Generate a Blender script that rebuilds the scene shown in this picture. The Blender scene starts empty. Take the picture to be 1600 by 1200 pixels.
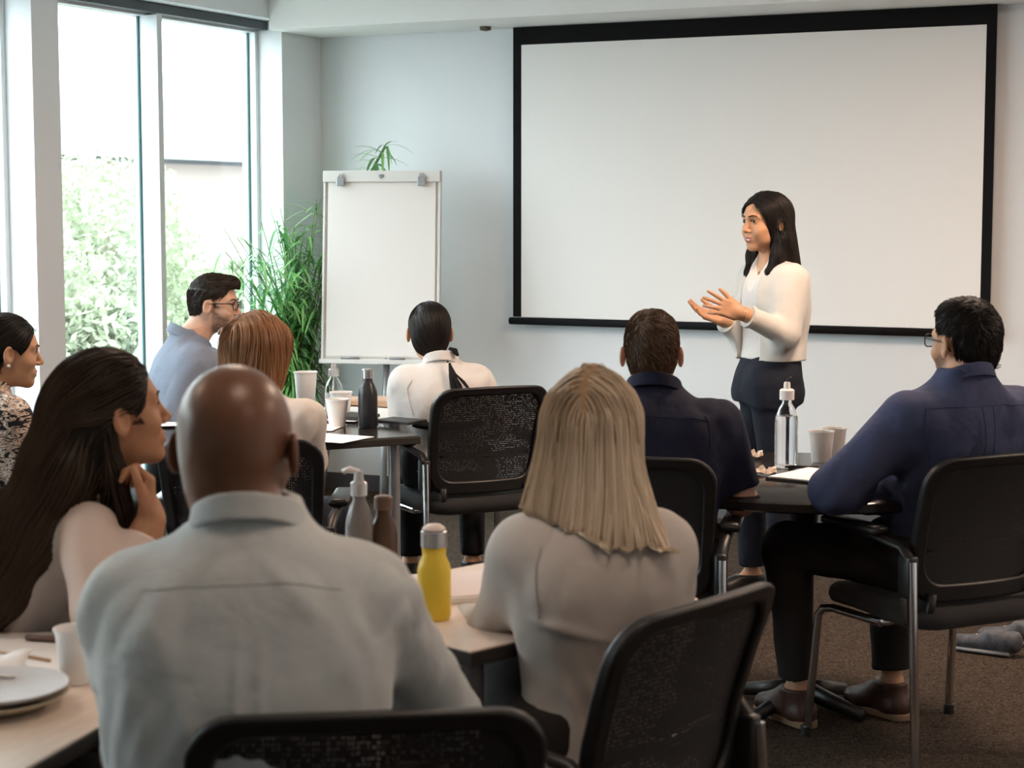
import bpy, bmesh, math, random
import numpy as np
import openvdb
from mathutils import Vector, Matrix
random.seed(7)
RNG = np.random.default_rng(7)
scene = bpy.context.scene
COL = scene.collection

# ------------------------------------------------------------------ camera, world, sun, lights, exposure
F_PX = 2865.0
PITCH = math.atan(270.0 / F_PX)
CAM_H = 1.55
cam_data = bpy.data.cameras.new('camera')
cam_data.sensor_width = 36.0
cam_data.lens = F_PX / 1600.0 * 36.0
cam_data.dof.use_dof = True
cam_data.dof.focus_distance = 7.0
cam_data.dof.aperture_fstop = 6.3
cam = bpy.data.objects.new('camera', cam_data)
cam.location = (0, 0, CAM_H)
cam.rotation_euler = (math.radians(90) - PITCH, 0, 0)
COL.objects.link(cam)
scene.camera = cam

YAW = math.radians(26.1)
A_DIR = np.array([math.cos(YAW), -math.sin(YAW)])     # along the screen wall, to the right
B_DIR = np.array([-math.sin(YAW), -math.cos(YAW)])    # along the window wall, towards the viewer
CORNER = np.array([-1.055, 10.24])
ROOM_U, ROOM_V, ROOM_H = 7.6, 10.8, 2.67

def R(u, v, z=0.0):
    p = CORNER + A_DIR * u + B_DIR * v
    return Vector((p[0], p[1], z))

world = bpy.data.worlds.new('sky')
scene.world = world
world.use_nodes = True
wn = world.node_tree
wn.nodes['Background'].inputs['Color'].default_value = (0.87, 0.95, 1.0, 1)
wn.nodes['Background'].inputs['Strength'].default_value = 7.5

def light(name, kind, loc, rot, energy, color, size=None, size_y=None):
    l = bpy.data.lights.new(name, kind)
    l.energy = energy; l.color = color
    if kind == 'AREA':
        l.shape = 'RECTANGLE'; l.size = size; l.size_y = size_y
    o = bpy.data.objects.new(name, l)
    o.location = loc; o.rotation_euler = rot
    COL.objects.link(o)
    return o

sun = light('sun', 'SUN', (0, 0, 20), (0, 0, 0), 0.6, (1.0, 0.97, 0.92))
sun.data.angle = math.radians(3)
_sd = Vector((-A_DIR[0] * 0.8 + 0.1, -A_DIR[1] * 0.8, -1.0))     # shines from the far side of the building, never in at the windows
sun.rotation_euler = _sd.to_track_quat('-Z', 'Y').to_euler()
# recessed ceiling panels of the room (their fixtures are built further down)
CEILING_LAMPS = [(2.1, 3.6), (4.1, 2.5), (6.3, 2.8), (2.1, 6.4), (4.6, 6.4), (6.5, 6.4)]
LAMP_W = {0: 16, 1: 40, 2: 36, 3: 6, 4: 7, 5: 6}
for i_, (u_, v_) in enumerate(CEILING_LAMPS):
    light('ceiling_lamp_light', 'AREA', R(u_, v_, ROOM_H - 0.035), (0, 0, -YAW), LAMP_W[i_], (1.0, 0.72, 0.54), 0.55, 0.55)

scene.view_settings.view_transform = 'Standard'
scene.view_settings.look = 'None'
scene.view_settings.gamma = 1.0
scene.view_settings.use_curve_mapping = False
scene.view_settings.exposure = 0.45
scene.cycles.max_bounces = 10
scene.cycles.transparent_max_bounces = 16
scene.cycles.caustics_reflective = False
scene.cycles.caustics_refractive = False
scene.cycles.sample_clamp_indirect = 6.0

# ------------------------------------------------------------------ placing helpers
SP, CP = math.sin(PITCH), math.cos(PITCH)
def W(px, py, d):
    """point at distance d (along the floor) on a sight line"""
    u = (px - 800.0) / F_PX; v = (600.0 - py) / F_PX
    y = CP + v * SP; z = -SP + v * CP
    s = d / y
    return np.array([u * s, d, CAM_H + z * s])
def Wz(px, py, z0):
    """point at height z0 on a sight line"""
    u = (px - 800.0) / F_PX; v = (600.0 - py) / F_PX
    y = CP + v * SP; z = -SP + v * CP
    s = (z0 - CAM_H) / z
    return np.array([u * s, y * s, z0])

# ------------------------------------------------------------------ objects
def tag(o, label=None, cat=None, group=None, kind=None):
    if label: o['label'] = label
    if cat: o['category'] = cat
    if group: o['group'] = group
    if kind: o['kind'] = kind
    return o
def empty(name, loc, rz=0.0, label=None, cat=None, group=None, kind=None):
    o = bpy.data.objects.new(name, None)
    o.empty_display_size = 0.1
    o.location = Vector(loc); o.rotation_euler = (0, 0, rz)
    COL.objects.link(o)
    return tag(o, label, cat, group, kind)
def link_mesh(name, me, mats, parent=None, smooth=True, loc=None):
    o = bpy.data.objects.new(name, me)
    for m in (mats if isinstance(mats, (list, tuple)) else [mats]):
        me.materials.append(m)
    COL.objects.link(o)
    if parent is not None: o.parent = parent
    if loc is not None: o.location = loc
    if smooth: me.polygons.foreach_set('use_smooth', np.ones(len(me.polygons), dtype=bool))
    return o
def np_mesh(name, verts, tris=None, quads=None):
    me = bpy.data.meshes.new(name)
    verts = np.asarray(verts, dtype=np.float32)
    nt = 0 if tris is None else len(tris); nq = 0 if quads is None else len(quads)
    me.vertices.add(len(verts)); me.vertices.foreach_set('co', verts.ravel())
    loops = []
    if nt: loops.append(np.asarray(tris, dtype=np.int32).ravel())
    if nq: loops.append(np.asarray(quads, dtype=np.int32).ravel())
    loops = np.concatenate(loops)
    me.loops.add(len(loops)); me.loops.foreach_set('vertex_index', loops)
    me.polygons.add(nt + nq)
    starts = np.concatenate([np.arange(nt) * 3, nt * 3 + np.arange(nq) * 4]).astype(np.int32)
    me.polygons.foreach_set('loop_start', starts)
    me.update(calc_edges=True)
    me.validate()
    return me
class MB:
    """collects simple solids, then links them as one mesh object"""
    def __init__(s): s.bm = bmesh.new()
    def box(s, c, size, rot=None, bevel=0.0):
        r = bmesh.ops.create_cube(s.bm, size=1.0)
        M = Matrix.Translation(Vector(c)) @ (rot.to_4x4() if rot is not None else Matrix.Identity(4)) @ Matrix.Diagonal((size[0], size[1], size[2], 1))
        bmesh.ops.transform(s.bm, matrix=M, verts=r['verts'])
        if bevel > 0:
            es = list({e for v in r['verts'] for e in v.link_edges})
            bmesh.ops.bevel(s.bm, geom=es, offset=bevel, segments=2, affect='EDGES', profile=0.5)
        return s
    def tube(s, pts, rad, n=12, cap=True, flat=1.0):
        pts = [Vector(p) for p in pts]
        rads = rad if isinstance(rad, (list, tuple)) else [rad] * len(pts)
        rings = []
        up = Vector((0, 0, 1)); prev = None
        for i, p in enumerate(pts):
            a = pts[max(i - 1, 0)]; b = pts[min(i + 1, len(pts) - 1)]
            t = (b - a).normalized()
            if prev is None:
                x = t.cross(up) if abs(t.dot(up)) < 0.95 else t.cross(Vector((1, 0, 0)))
            else:
                x = prev - t * prev.dot(t)
            x.normalize(); prev = x
            y = t.cross(x)
            rings.append([s.bm.verts.new(p + (x * math.cos(2 * math.pi * k / n) + y * math.sin(2 * math.pi * k / n) * flat) * rads[i]) for k in range(n)])
        for i in range(len(rings) - 1):
            for k in range(n):
                s.bm.faces.new((rings[i][k], rings[i][(k + 1) % n], rings[i + 1][(k + 1) % n], rings[i + 1][k]))
        if cap:
            s.bm.faces.new(rings[0][::-1]); s.bm.faces.new(rings[-1])
        return s
    def lathe(s, prof, n=32, c=(0, 0, 0), sx=1.0, sy=1.0):
        c = Vector(c); rings = []
        for (r, z) in prof:
            if r < 1e-5: rings.append([s.bm.verts.new(c + Vector((0, 0, z)))])
            else: rings.append([s.bm.verts.new(c + Vector((sx * r * math.cos(2 * math.pi * k / n), sy * r * math.sin(2 * math.pi * k / n), z))) for k in range(n)])
        for a, b in zip(rings[:-1], rings[1:]):
            for k in range(n):
                k2 = (k + 1) % n
                if len(a) == 1 and len(b) == 1: continue
                if len(a) == 1: s.bm.faces.new((a[0], b[k2], b[k]))
                elif len(b) == 1: s.bm.faces.new((a[k], a[k2], b[0]))
                else: s.bm.faces.new((a[k], a[k2], b[k2], b[k]))
        return s
    def prism(s, poly, z0, z1):
        lo = [s.bm.verts.new((p[0], p[1], z0)) for p in poly]; hi = [s.bm.verts.new((p[0], p[1], z1)) for p in poly]
        s.bm.faces.new(lo[::-1]); s.bm.faces.new(hi)
        for i in range(len(poly)):
            j = (i + 1) % len(poly)
            s.bm.faces.new((lo[i], lo[j], hi[j], hi[i]))
        return s
    def sheet(s, fn, nu, nv, thick=0.0):
        g = [[s.bm.verts.new(fn(i / nu, j / nv)) for j in range(nv + 1)] for i in range(nu + 1)]
        for i in range(nu):
            for j in range(nv):
                s.bm.faces.new((g[i][j], g[i + 1][j], g[i + 1][j + 1], g[i][j + 1]))
        if thick:
            s.bm.normal_update()
            geom = s.bm.faces[:]
            bmesh.ops.solidify(s.bm, geom=geom, thickness=thick)
        return s
    def build(s, name, mats, parent=None, smooth=False, loc=None, bevel=0.0, normals=True, angle=None):
        if normals: bmesh.ops.recalc_face_normals(s.bm, faces=s.bm.faces[:])
        me = bpy.data.meshes.new(name); s.bm.to_mesh(me); s.bm.free()
        o = link_mesh(name, me, mats, parent, smooth, loc)
        if smooth and angle is not None:
            me.set_sharp_from_angle(angle=math.radians(angle))
        if bevel > 0:
            m = o.modifiers.new('bevel', 'BEVEL'); m.width = bevel; m.segments = 2; m.limit_method = 'ANGLE'
            m.angle_limit = math.radians(40)
        return o
def copy_tree(o, parent=None):
    c = o.copy(); COL.objects.link(c); c.parent = parent
    for ch in list(o.children): copy_tree(ch, c)
    return c

# ------------------------------------------------------------------ materials
def mat(name, color, rough=0.5, metal=0.0, noise=0.0, nscale=20.0, bump=0.0, bscale=80.0, sss=0.0, sheen=0.0, spec=0.5, stretch=(1, 1, 1), trans=0.0, ior=1.45, alpha=1.0, coat=0.0):
    m = bpy.data.materials.new(name); m.use_nodes = True
    nt = m.node_tree; n = nt.nodes; l = nt.links
    b = n['Principled BSDF']
    b.inputs['Base Color'].default_value = (*color, 1)
    b.inputs['Roughness'].default_value = rough
    b.inputs['Metallic'].default_value = metal
    b.inputs['Specular IOR Level'].default_value = spec
    b.inputs['IOR'].default_value = ior
    b.inputs['Alpha'].default_value = alpha
    b.inputs['Transmission Weight'].default_value = trans
    b.inputs['Coat Weight'].default_value = coat
    if sss > 0:
        b.inputs['Subsurface Weight'].default_value = sss
        b.inputs['Subsurface Radius'].default_value = (1.0, 0.35, 0.2)
        b.inputs['Subsurface Scale'].default_value = 0.008
    if sheen > 0:
        b.inputs['Sheen Weight'].default_value = sheen
        b.inputs['Sheen Roughness'].default_value = 0.5
    if noise > 0 or bump > 0:
        tc = n.new('ShaderNodeTexCoord'); mp = n.new('ShaderNodeMapping')
        mp.inputs['Scale'].default_value = stretch
        l.new(tc.outputs['Object'], mp.inputs['Vector'])
        if noise > 0:
            t = n.new('ShaderNodeTexNoise'); t.inputs['Scale'].default_value = nscale; t.inputs['Detail'].default_value = 4
            r = n.new('ShaderNodeMapRange'); r.inputs['From Min'].default_value = 0.3; r.inputs['From Max'].default_value = 0.7
            r.inputs['To Min'].default_value = 1 - noise; r.inputs['To Max'].default_value = 1 + noise
            mx = n.new('ShaderNodeVectorMath'); mx.operation = 'SCALE'
            mx.inputs[0].default_value = color
            l.new(mp.outputs[0], t.inputs['Vector']); l.new(t.outputs['Fac'], r.inputs['Value'])
            l.new(r.outputs[0], mx.inputs['Scale']); l.new(mx.outputs[0], b.inputs['Base Color'])
        if bump > 0:
            t2 = n.new('ShaderNodeTexNoise'); t2.inputs['Scale'].default_value = bscale; t2.inputs['Detail'].default_value = 3
            bp = n.new('ShaderNodeBump'); bp.inputs['Strength'].default_value = min(1.0, bump); bp.inputs['Distance'].default_value = 0.004
            l.new(mp.outputs[0], t2.inputs['Vector']); l.new(t2.outputs['Fac'], bp.inputs['Height']); l.new(bp.outputs[0], b.inputs['Normal'])
    return m
def lin(r, g, b):
    f = lambda c: ((c / 255 + 0.055) / 1.055) ** 2.4 if c > 10 else c / 255 / 12.92
    return (f(r), f(g), f(b))
def strand_mat(name, c0, c1, rough=0.38):
    """hair: each strand takes a tone between c0 and c1 from its own stored random value"""
    m = mat(name, c0, rough=rough, spec=0.3)
    nt = m.node_tree; n = nt.nodes; l = nt.links
    a = n.new('ShaderNodeAttribute'); a.attribute_name = 'tone'
    mx = n.new('ShaderNodeMix'); mx.data_type = 'RGBA'
    mx.inputs[6].default_value = (*c0, 1); mx.inputs[7].default_value = (*c1, 1)
    l.new(a.outputs['Fac'], mx.inputs[0]); l.new(mx.outputs[2], n['Principled BSDF'].inputs['Base Color'])
    return m
def weave_mat(name, color, color2=None, scale=420.0, rough=0.85, bump=0.25, sheen=None, wr=0.35, wscale=9.0):
    if sheen is None: sheen = 0.15 if color[1] > 0.3 else 0.0
    """woven cloth: fine crossed threads, plus broad soft creases as bump"""
    m = mat(name, color, rough=rough, spec=0.25, sheen=sheen)
    nt = m.node_tree; n = nt.nodes; l = nt.links; b = n['Principled BSDF']
    tc = n.new('ShaderNodeTexCoord')
    t = n.new('ShaderNodeTexNoise'); t.inputs['Scale'].default_value = scale; t.inputs['Detail'].default_value = 2
    l.new(tc.outputs['Object'], t.inputs['Vector'])
    c2 = color2 or tuple(c * 0.8 for c in color)
    mx = n.new('ShaderNodeMix'); mx.data_type = 'RGBA'
    mx.inputs[6].default_value = (*color, 1); mx.inputs[7].default_value = (*c2, 1)
    l.new(t.outputs['Fac'], mx.inputs[0]); l.new(mx.outputs[2], b.inputs['Base Color'])
    w = n.new('ShaderNodeTexNoise'); w.inputs['Scale'].default_value = wscale; w.inputs['Detail'].default_value = 3; w.inputs['Distortion'].default_value = 0.25
    l.new(tc.outputs['Object'], w.inputs['Vector'])
    b1 = n.new('ShaderNodeBump'); b1.inputs['Strength'].default_value = wr * 0.7; b1.inputs['Distance'].default_value = 0.03
    b2 = n.new('ShaderNodeBump'); b2.inputs['Strength'].default_value = bump; b2.inputs['Distance'].default_value = 0.001
    l.new(w.outputs['Fac'], b1.inputs['Height']); l.new(t.outputs['Fac'], b2.inputs['Height'])
    l.new(b1.outputs[0], b2.inputs['Normal']); l.new(b2.outputs[0], b.inputs['Normal'])
    return m

M_WALL = mat('painted_wall', (0.79, 0.815, 0.84), rough=0.9, spec=0.2, noise=0.015, nscale=3, bump=0.08, bscale=220)
M_CEIL = mat('painted_ceiling', (0.92, 0.92, 0.91), rough=0.95, spec=0.1)
M_FRAME = mat('window_frame_paint', (0.72, 0.76, 0.78), rough=0.45, spec=0.4)
M_FRAME_SHADED = mat('mullion_grey_paint', (0.66, 0.70, 0.72), rough=0.5)  # frame paint slightly darkened; the mullion's backlit shade is put into the colour
M_GASKET = mat('glazing_gasket', (0.02, 0.10, 0.10), rough=0.5)
M_GLASS = bpy.data.materials.new('window_glass'); M_GLASS.use_nodes = True      # thin pane: clear with a faint reflection
_n = M_GLASS.node_tree.nodes; _l = M_GLASS.node_tree.links
_a = _n.new('ShaderNodeBsdfTransparent'); _a.inputs['Color'].default_value = (0.95, 0.985, 0.975, 1)
_g = _n.new('ShaderNodeBsdfGlossy'); _g.inputs['Roughness'].default_value = 0.0; _x = _n.new('ShaderNodeMixShader'); _x.inputs[0].default_value = 0.05
_l.new(_a.outputs[0], _x.inputs[1]); _l.new(_g.outputs[0], _x.inputs[2]); _l.new(_x.outputs[0], _n['Material Output'].inputs['Surface'])
M_BLACK = mat('black_plastic', (0.012, 0.012, 0.013), rough=0.42)
M_BLACKCLOTH = mat('black_upholstery', (0.012, 0.012, 0.014), rough=0.8, bump=0.3, bscale=500, sheen=0.1)
M_SCREENBLACK = mat('screen_border_black', (0.008, 0.008, 0.009), rough=0.8, spec=0.15)
M_SCREEN = mat('screen_fabric_white', (0.90, 0.89, 0.88), rough=0.85, spec=0.1)
M_CHROME = mat('chrome', (0.72, 0.72, 0.74), rough=0.12, metal=1.0)
M_STEEL = mat('brushed_steel', (0.55, 0.55, 0.56), rough=0.3, metal=1.0)
M_GREYMETAL = mat('grey_painted_metal', (0.35, 0.36, 0.37), rough=0.4, metal=0.6)
M_PAPER = mat('white_paper', (0.85, 0.82, 0.80), rough=0.8, spec=0.15)
M_CUP = mat('white_cup', (0.86, 0.84, 0.82), rough=0.45)
M_DARKTOP = mat('dark_table_top', (0.022, 0.018, 0.017), rough=0.16, noise=0.2, nscale=6)
M_WOODTOP = mat('pale_wood_laminate', (0.76, 0.63, 0.53), rough=0.4, noise=0.06, nscale=14, stretch=(1, 12, 1))
M_EDGE = mat('dark_table_edge', (0.03, 0.026, 0.023), rough=0.5)
M_GREYDARK = mat("blind_box_grey", (0.075, 0.085, 0.095), rough=0.5)
M_CLEAR = mat('clear_plastic', (0.97, 0.97, 0.98), rough=0.03, trans=1.0, ior=1.3)
M_WATER = mat('water', (0.96, 0.97, 0.98), rough=0.0, trans=1.0, ior=1.33)

# ------------------------------------------------------------------ distance-field modelling
def _f(x): return np.asarray(x, dtype=np.float32)
def rc(P, a, b, ra, rb):
    a = _f(a); b = _f(b); ab = b - a
    pa = P - a
    t = np.clip((pa @ ab) / max(float(ab @ ab), 1e-9), 0, 1)
    q = pa - t[:, None] * ab
    return np.sqrt(np.einsum('ij,ij->i', q, q)) - (ra + (rb - ra) * t)
def ell(P, c, r):
    q = P - _f(c); r = _f(r)
    a = q / r; k0 = np.sqrt(np.einsum('ij,ij->i', a, a)) + 1e-6
    b = a / r; k1 = np.sqrt(np.einsum('ij,ij->i', b, b)) + 1e-6
    return k0 * (k0 - 1) / k1
def rbox(P, c, h, r):
    q = np.abs(P - _f(c)) - (_f(h) - r)
    o = np.maximum(q, 0)
    return np.sqrt(np.einsum('ij,ij->i', o, o)) + np.minimum(q.max(1), 0) - r
def smin(a, b, k):
    h = np.maximum(k - np.abs(a - b), 0) / k
    return np.minimum(a, b) - h * h * k * 0.25
def smax(a, b, k): return -smin(-a, -b, k)

_perm = RNG.random((32, 32, 32)).astype(np.float32)
def vnoise(P, sc):
    """smooth value noise in -1..1; sc is cells per metre, per axis"""
    q = P * _f(sc) + 100.0
    i = np.floor(q).astype(np.int32); f = (q - i).astype(np.float32); f = f * f * (3 - 2 * f)
    r = 0
    for dx in (0, 1):
        wx = f[:, 0] if dx else 1 - f[:, 0]
        for dy in (0, 1):
            wy = f[:, 1] if dy else 1 - f[:, 1]
            for dz in (0, 1):
                wz = f[:, 2] if dz else 1 - f[:, 2]
                r = r + wx * wy * wz * _perm[(i[:, 0] + dx) & 31, (i[:, 1] + dy) & 31, (i[:, 2] + dz) & 31]
    return r * 2 - 1

def iso(f, lo, hi, h):
    """surface of f = 0 inside the box lo..hi on a grid of step h, worked out block by block near the surface only"""
    lo = np.asarray(lo, float); hi = np.asarray(hi, float)
    B = 8
    nb = np.maximum(1, np.ceil((hi - lo) / (h * B)).astype(int))
    n = nb * B
    bi = np.stack(np.meshgrid(*[np.arange(k) for k in nb], indexing='ij'), -1).reshape(-1, 3)
    cen = (lo + (bi + 0.5) * B * h).astype(np.float32)
    dc = f(cen)
    arr = np.empty(tuple(n), dtype=np.float32)
    A = arr.reshape(nb[0], B, nb[1], B, nb[2], B)
    A[...] = dc.reshape(tuple(nb))[:, None, :, None, :, None]
    near = np.abs(dc) < B * h * 0.5 * 1.75 * 1.35 + 0.012
    sel = bi[near]
    off = np.stack(np.meshgrid(*[np.arange(B)] * 3, indexing='ij'), -1).reshape(-1, 3)
    CH = 600
    for s in range(0, len(sel), CH):
        bb = sel[s:s + CH]
        ijk = (bb[:, None, :] * B + off[None]).reshape(-1, 3)
        v = f((lo + ijk * h).astype(np.float32))
        arr[ijk[:, 0], ijk[:, 1], ijk[:, 2]] = v
    arr[0] = np.maximum(arr[0], h * .5); arr[-1] = np.maximum(arr[-1], h * .5)
    arr[:, 0] = np.maximum(arr[:, 0], h * .5); arr[:, -1] = np.maximum(arr[:, -1], h * .5)
    arr[:, :, 0] = np.maximum(arr[:, :, 0], h * .5); arr[:, :, -1] = np.maximum(arr[:, :, -1], h * .5)
    np.clip(arr, -3 * h, 3 * h, out=arr)
    g = openvdb.FloatGrid(background=3 * h)
    g.copyFromArray(arr, tolerance=0.0)
    pts, quads = g.convertToQuads(isovalue=0.0)
    if len(pts) == 0: return np.zeros((0, 3), np.float32), np.zeros((0, 4), np.int32)
    return (pts * h + lo).astype(np.float32), quads[:, ::-1].astype(np.int32)
def iso_mesh(name, f, lo, hi, h, base=(0, 0, 0), fine=()):
    """one mesh; the boxes in `fine` (lo, hi, step) are worked out on finer grids and the rest around them"""
    V, Q = [], []; k = 0
    def bx(P, a, b):
        c = (_f(a) + _f(b)) / 2; e = (_f(b) - _f(a)) / 2
        return (np.abs(P - c) - e).max(1)
    def coarse(P):
        d = f(P)
        for (a, b, hh) in fine: d = np.maximum(d, -bx(P, a, b))
        return d
    v, q = iso(coarse if fine else f, lo, hi, h); V.append(v); Q.append(q); k += len(v)
    for (a, b, hh) in fine:
        a2 = np.asarray(a) - 2 * hh; b2 = np.asarray(b) + 2 * hh
        v, q = iso(lambda P: np.maximum(f(P), bx(P, a, b)), a2, b2, hh)
        V.append(v); Q.append(q + k); k += len(v)
    V = np.concatenate(V); Q = np.concatenate(Q)
    return np_mesh(name, V - _f(base), quads=Q), V, Q

def grad(f, P, e=0.0015):
    K = np.array([[1, -1, -1], [-1, -1, 1], [-1, 1, -1], [1, 1, 1]], np.float32)
    g = sum(k[None] * f(P + e * k)[:, None] for k in K)
    return g / (np.linalg.norm(g, axis=1, keepdims=True) + 1e-9)
def grow(f, roots, dirfn, n, step, off0, off1, wob=0.0, seed=0, inert=0.5):
    """strands that start at roots and run over the surface of f along dirfn"""
    rng = np.random.default_rng(seed)
    p = roots.astype(np.float32).copy(); pts = []
    g = grad(f, p); p = p - g * (f(p) - off0)[:, None]
    t = None; M = len(p)
    ph = rng.random((M, 1)).astype(np.float32)
    jit = off0 + (off1 - off0) * ph[:, 0]
    st = (step * (0.75 + 0.5 * rng.random(M))).astype(np.float32)
    for i in range(n):
        pts.append(p.copy())
        g = grad(f, p)
        d = dirfn(p, i)
        if wob: d = d + wob * np.stack([vnoise(p + 3.1, (14, 14, 5)), vnoise(p + 7.7, (14, 14, 5)), vnoise(p + 11.3, (14, 14, 5))], 1)
        d = d - g * np.einsum('ij,ij->i', d, g)[:, None]
        d = d / (np.linalg.norm(d, axis=1, keepdims=True) + 1e-6)
        t = d if t is None else (inert * t + (1 - inert) * d)
        t = t / (np.linalg.norm(t, axis=1, keepdims=True) + 1e-6)
        p = p + t * st[:, None]
        g = grad(f, p); p = p - g * (f(p) - jit)[:, None] * 0.8
    return np.stack(pts, 1)
def strand_mesh(name, S, r, base, taper=True, seed=0, tone_fn=None):
    """three-sided tubes along the strands S (M, n, 3)"""
    M, n, _ = S.shape
    T = np.gradient(S, axis=1); T /= (np.linalg.norm(T, axis=2, keepdims=True) + 1e-9)
    up = _f([0.31, 0.87, 0.37]); X = np.cross(T, up); X /= (np.linalg.norm(X, axis=2, keepdims=True) + 1e-9); Y = np.cross(T, X)
    prof = np.ones(n, np.float32)
    if taper:
        tt = np.linspace(0, 1, n); prof = np.clip(np.minimum(1.0, (1 - tt) * 3.0 + 0.12), 0.1, 1)
    rr = (r * prof)[None, :, None]
    rings = [S + (X * math.cos(a) + Y * math.sin(a)) * rr for a in (0, 2.094, 4.189)]
    V = np.stack(rings, 2).reshape(-1, 3)
    idx = np.arange(M * n * 3).reshape(M, n, 3)
    Q = []
    for k in range(3):
        k2 = (k + 1) % 3
        Q.append(np.stack([idx[:, :-1, k], idx[:, :-1, k2], idx[:, 1:, k2], idx[:, 1:, k]], -1).reshape(-1, 4))
    me = np_mesh(name, V - _f(base), quads=np.concatenate(Q))
    rng = np.random.default_rng(seed)
    tone = rng.random(M)
    if tone_fn is not None: tone = np.clip(tone_fn(S, tone), 0, 1)
    at = me.attributes.new('tone', 'FLOAT', 'POINT')
    at.data.foreach_set('value', np.repeat(tone, n * 3).astype(np.float32)[:len(me.vertices)])
    return me
# ------------------------------------------------------------------ the room
def room_prism(mb, u0, u1, v0, v1, z0, z1):
    ps = [R(u0, v0), R(u1, v0), R(u1, v1), R(u0, v1)]
    return mb.prism([(p.x, p.y) for p in ps], z0, z1)
def struct(name, mb, m, parent=None, bevel=0.0):
    o = mb.build(name, m, parent, bevel=bevel)
    if parent is None: o['kind'] = 'structure'
    return o
# carpet: looped pile in dull brown grey
M_CARPET = mat('carpet', lin(92, 78, 68), rough=0.97, spec=0.05)
_n = M_CARPET.node_tree.nodes; _l = M_CARPET.node_tree.links
_tc = _n.new('ShaderNodeTexCoord'); _v = _n.new('ShaderNodeTexNoise'); _v.inputs['Scale'].default_value = 75; _v.inputs['Detail'].default_value = 6; _v.inputs['Distortion'].default_value = 2.0
_cr = _n.new('ShaderNodeValToRGB'); _cr.color_ramp.elements[0].position = 0.36; _cr.color_ramp.elements[1].position = 0.64
_cr.color_ramp.elements[0].color = (*lin(38, 33, 29), 1); _cr.color_ramp.elements[1].color = (*lin(88, 77, 68), 1)
_b = _n.new('ShaderNodeBump'); _b.inputs['Strength'].default_value = 0.8; _b.inputs['Distance'].default_value = 0.006
_l.new(_tc.outputs['Object'], _v.inputs['Vector']); _l.new(_v.outputs['Fac'], _cr.inputs['Fac']); _l.new(_cr.outputs[0], _n['Principled BSDF'].inputs['Base Color'])
_l.new(_v.outputs['Fac'], _b.inputs['Height']); _l.new(_b.outputs[0], _n['Principled BSDF'].inputs['Normal'])

struct('floor', room_prism(MB(), -0.3, ROOM_U, -0.2, ROOM_V, -0.1, 0.0), M_CARPET)
struct('ceiling', room_prism(MB(), -0.3, ROOM_U, -0.2, ROOM_V, ROOM_H, ROOM_H + 0.1), M_CEIL)
struct('wall_back', room_prism(MB(), -0.3, ROOM_U, -0.2, 0.0, 0.0, ROOM_H), M_WALL)
struct('wall_right', room_prism(MB(), ROOM_U, ROOM_U + 0.2, -0.2, ROOM_V, -0.1, ROOM_H + 0.1), M_WALL)
struct('wall_front', room_prism(MB(), -0.3, ROOM_U + 0.2, ROOM_V, ROOM_V + 0.2, -0.1, ROOM_H + 0.1), M_WALL)
# lowered bulkhead along the screen wall
struct('trim_1', room_prism(MB(), 0.0, ROOM_U, 0.0, 0.51, 2.50, ROOM_H), M_CEIL, bevel=0.004)
# window wall: solid end piece, piers, sill, header
PERIOD = 1.98
bays = [(0.39 + PERIOD * k, 2.19 + PERIOD * k) for k in range(4)]
wl = MB()
room_prism(wl, -0.26, 0.0, -0.2, bays[0][0], 0.0, ROOM_H)
for k in range(3): room_prism(wl, -0.26, 0.0, bays[k][1], bays[k + 1][0], 0.0, 2.56)
room_prism(wl, -0.26, 0.0, bays[3][1], ROOM_V, 0.0, 2.56)
room_prism(wl, -0.26, 0.0, bays[0][0], ROOM_V, 2.56, ROOM_H)
room_prism(wl, -0.26, 0.0, bays[0][0], ROOM_V, 0.0, 0.12)
struct('wall_left', wl, M_WALL)
for k, (v0, v1) in enumerate(bays):
    win = empty('window_%d' % (k + 1), R(-0.2, (v0 + v1) / 2, 0.12), kind='structure')
    def loc(mb): # move geometry into the window's own space
        bmesh.ops.translate(mb.bm, vec=-Vector(win.location), verts=mb.bm.verts[:]); return mb
    vm = (v0 + v1) / 2 + 0.055
    fr = MB()
    for (a, b) in ((v0, v0 + 0.03), (v1 - 0.03, v1)): room_prism(fr, -0.23, -0.15, a, b, 0.12, 2.56)
    room_prism(fr, -0.23, -0.15, v0 + 0.03, v1 - 0.03, 0.12, 0.17)
    room_prism(fr, -0.23, -0.15, v0 + 0.03, v1 - 0.03, 2.50, 2.56)
    loc(fr).build('window_frame', M_FRAME, win)
    room_prism_m = MB(); room_prism(room_prism_m, -0.23, -0.08, vm - 0.02, vm + 0.02, 0.17, 2.505)
    loc(room_prism_m).build('mullion', M_FRAME_SHADED, win, bevel=0.003)
    for (a, b) in ((v0 + 0.03, vm - 0.02), (vm + 0.02, v1 - 0.03)):
        g = MB(); room_prism(g, -0.205, -0.199, a, b, 0.17, 2.50); loc(g).build('pane', M_GLASS, win)
        g = MB()
        for (c, d) in ((a, a + 0.010), (b - 0.010, b)): room_prism(g, -0.198, -0.188, c, d, 0.17, 2.50)
        loc(g).build('gasket', M_GASKET, win)
    bl = MB(); room_prism(bl, -0.145, -0.085, v0 + 0.005, v1 - 0.005, 2.512, 2.556)
    b_ = bl.build('roller_blind', M_GREYDARK if 'M_GREYDARK' in globals() else mat('blind_box_grey', (0.09, 0.10, 0.11), rough=0.5), None)
    tag(b_, ['slim dark grey roller blind box above the window nearest the plant', 'dark grey roller blind box above the second window, behind the pillar'][k] if k < 2 else 'dark roller blind box over side window number %s out of view' % ['', '', 'three', 'four', 'five'][k], 'blind', 'roller blind boxes over the windows')
M_SKIRT = mat('baseboard_paint', (0.10, 0.10, 0.11), rough=0.5)
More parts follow.
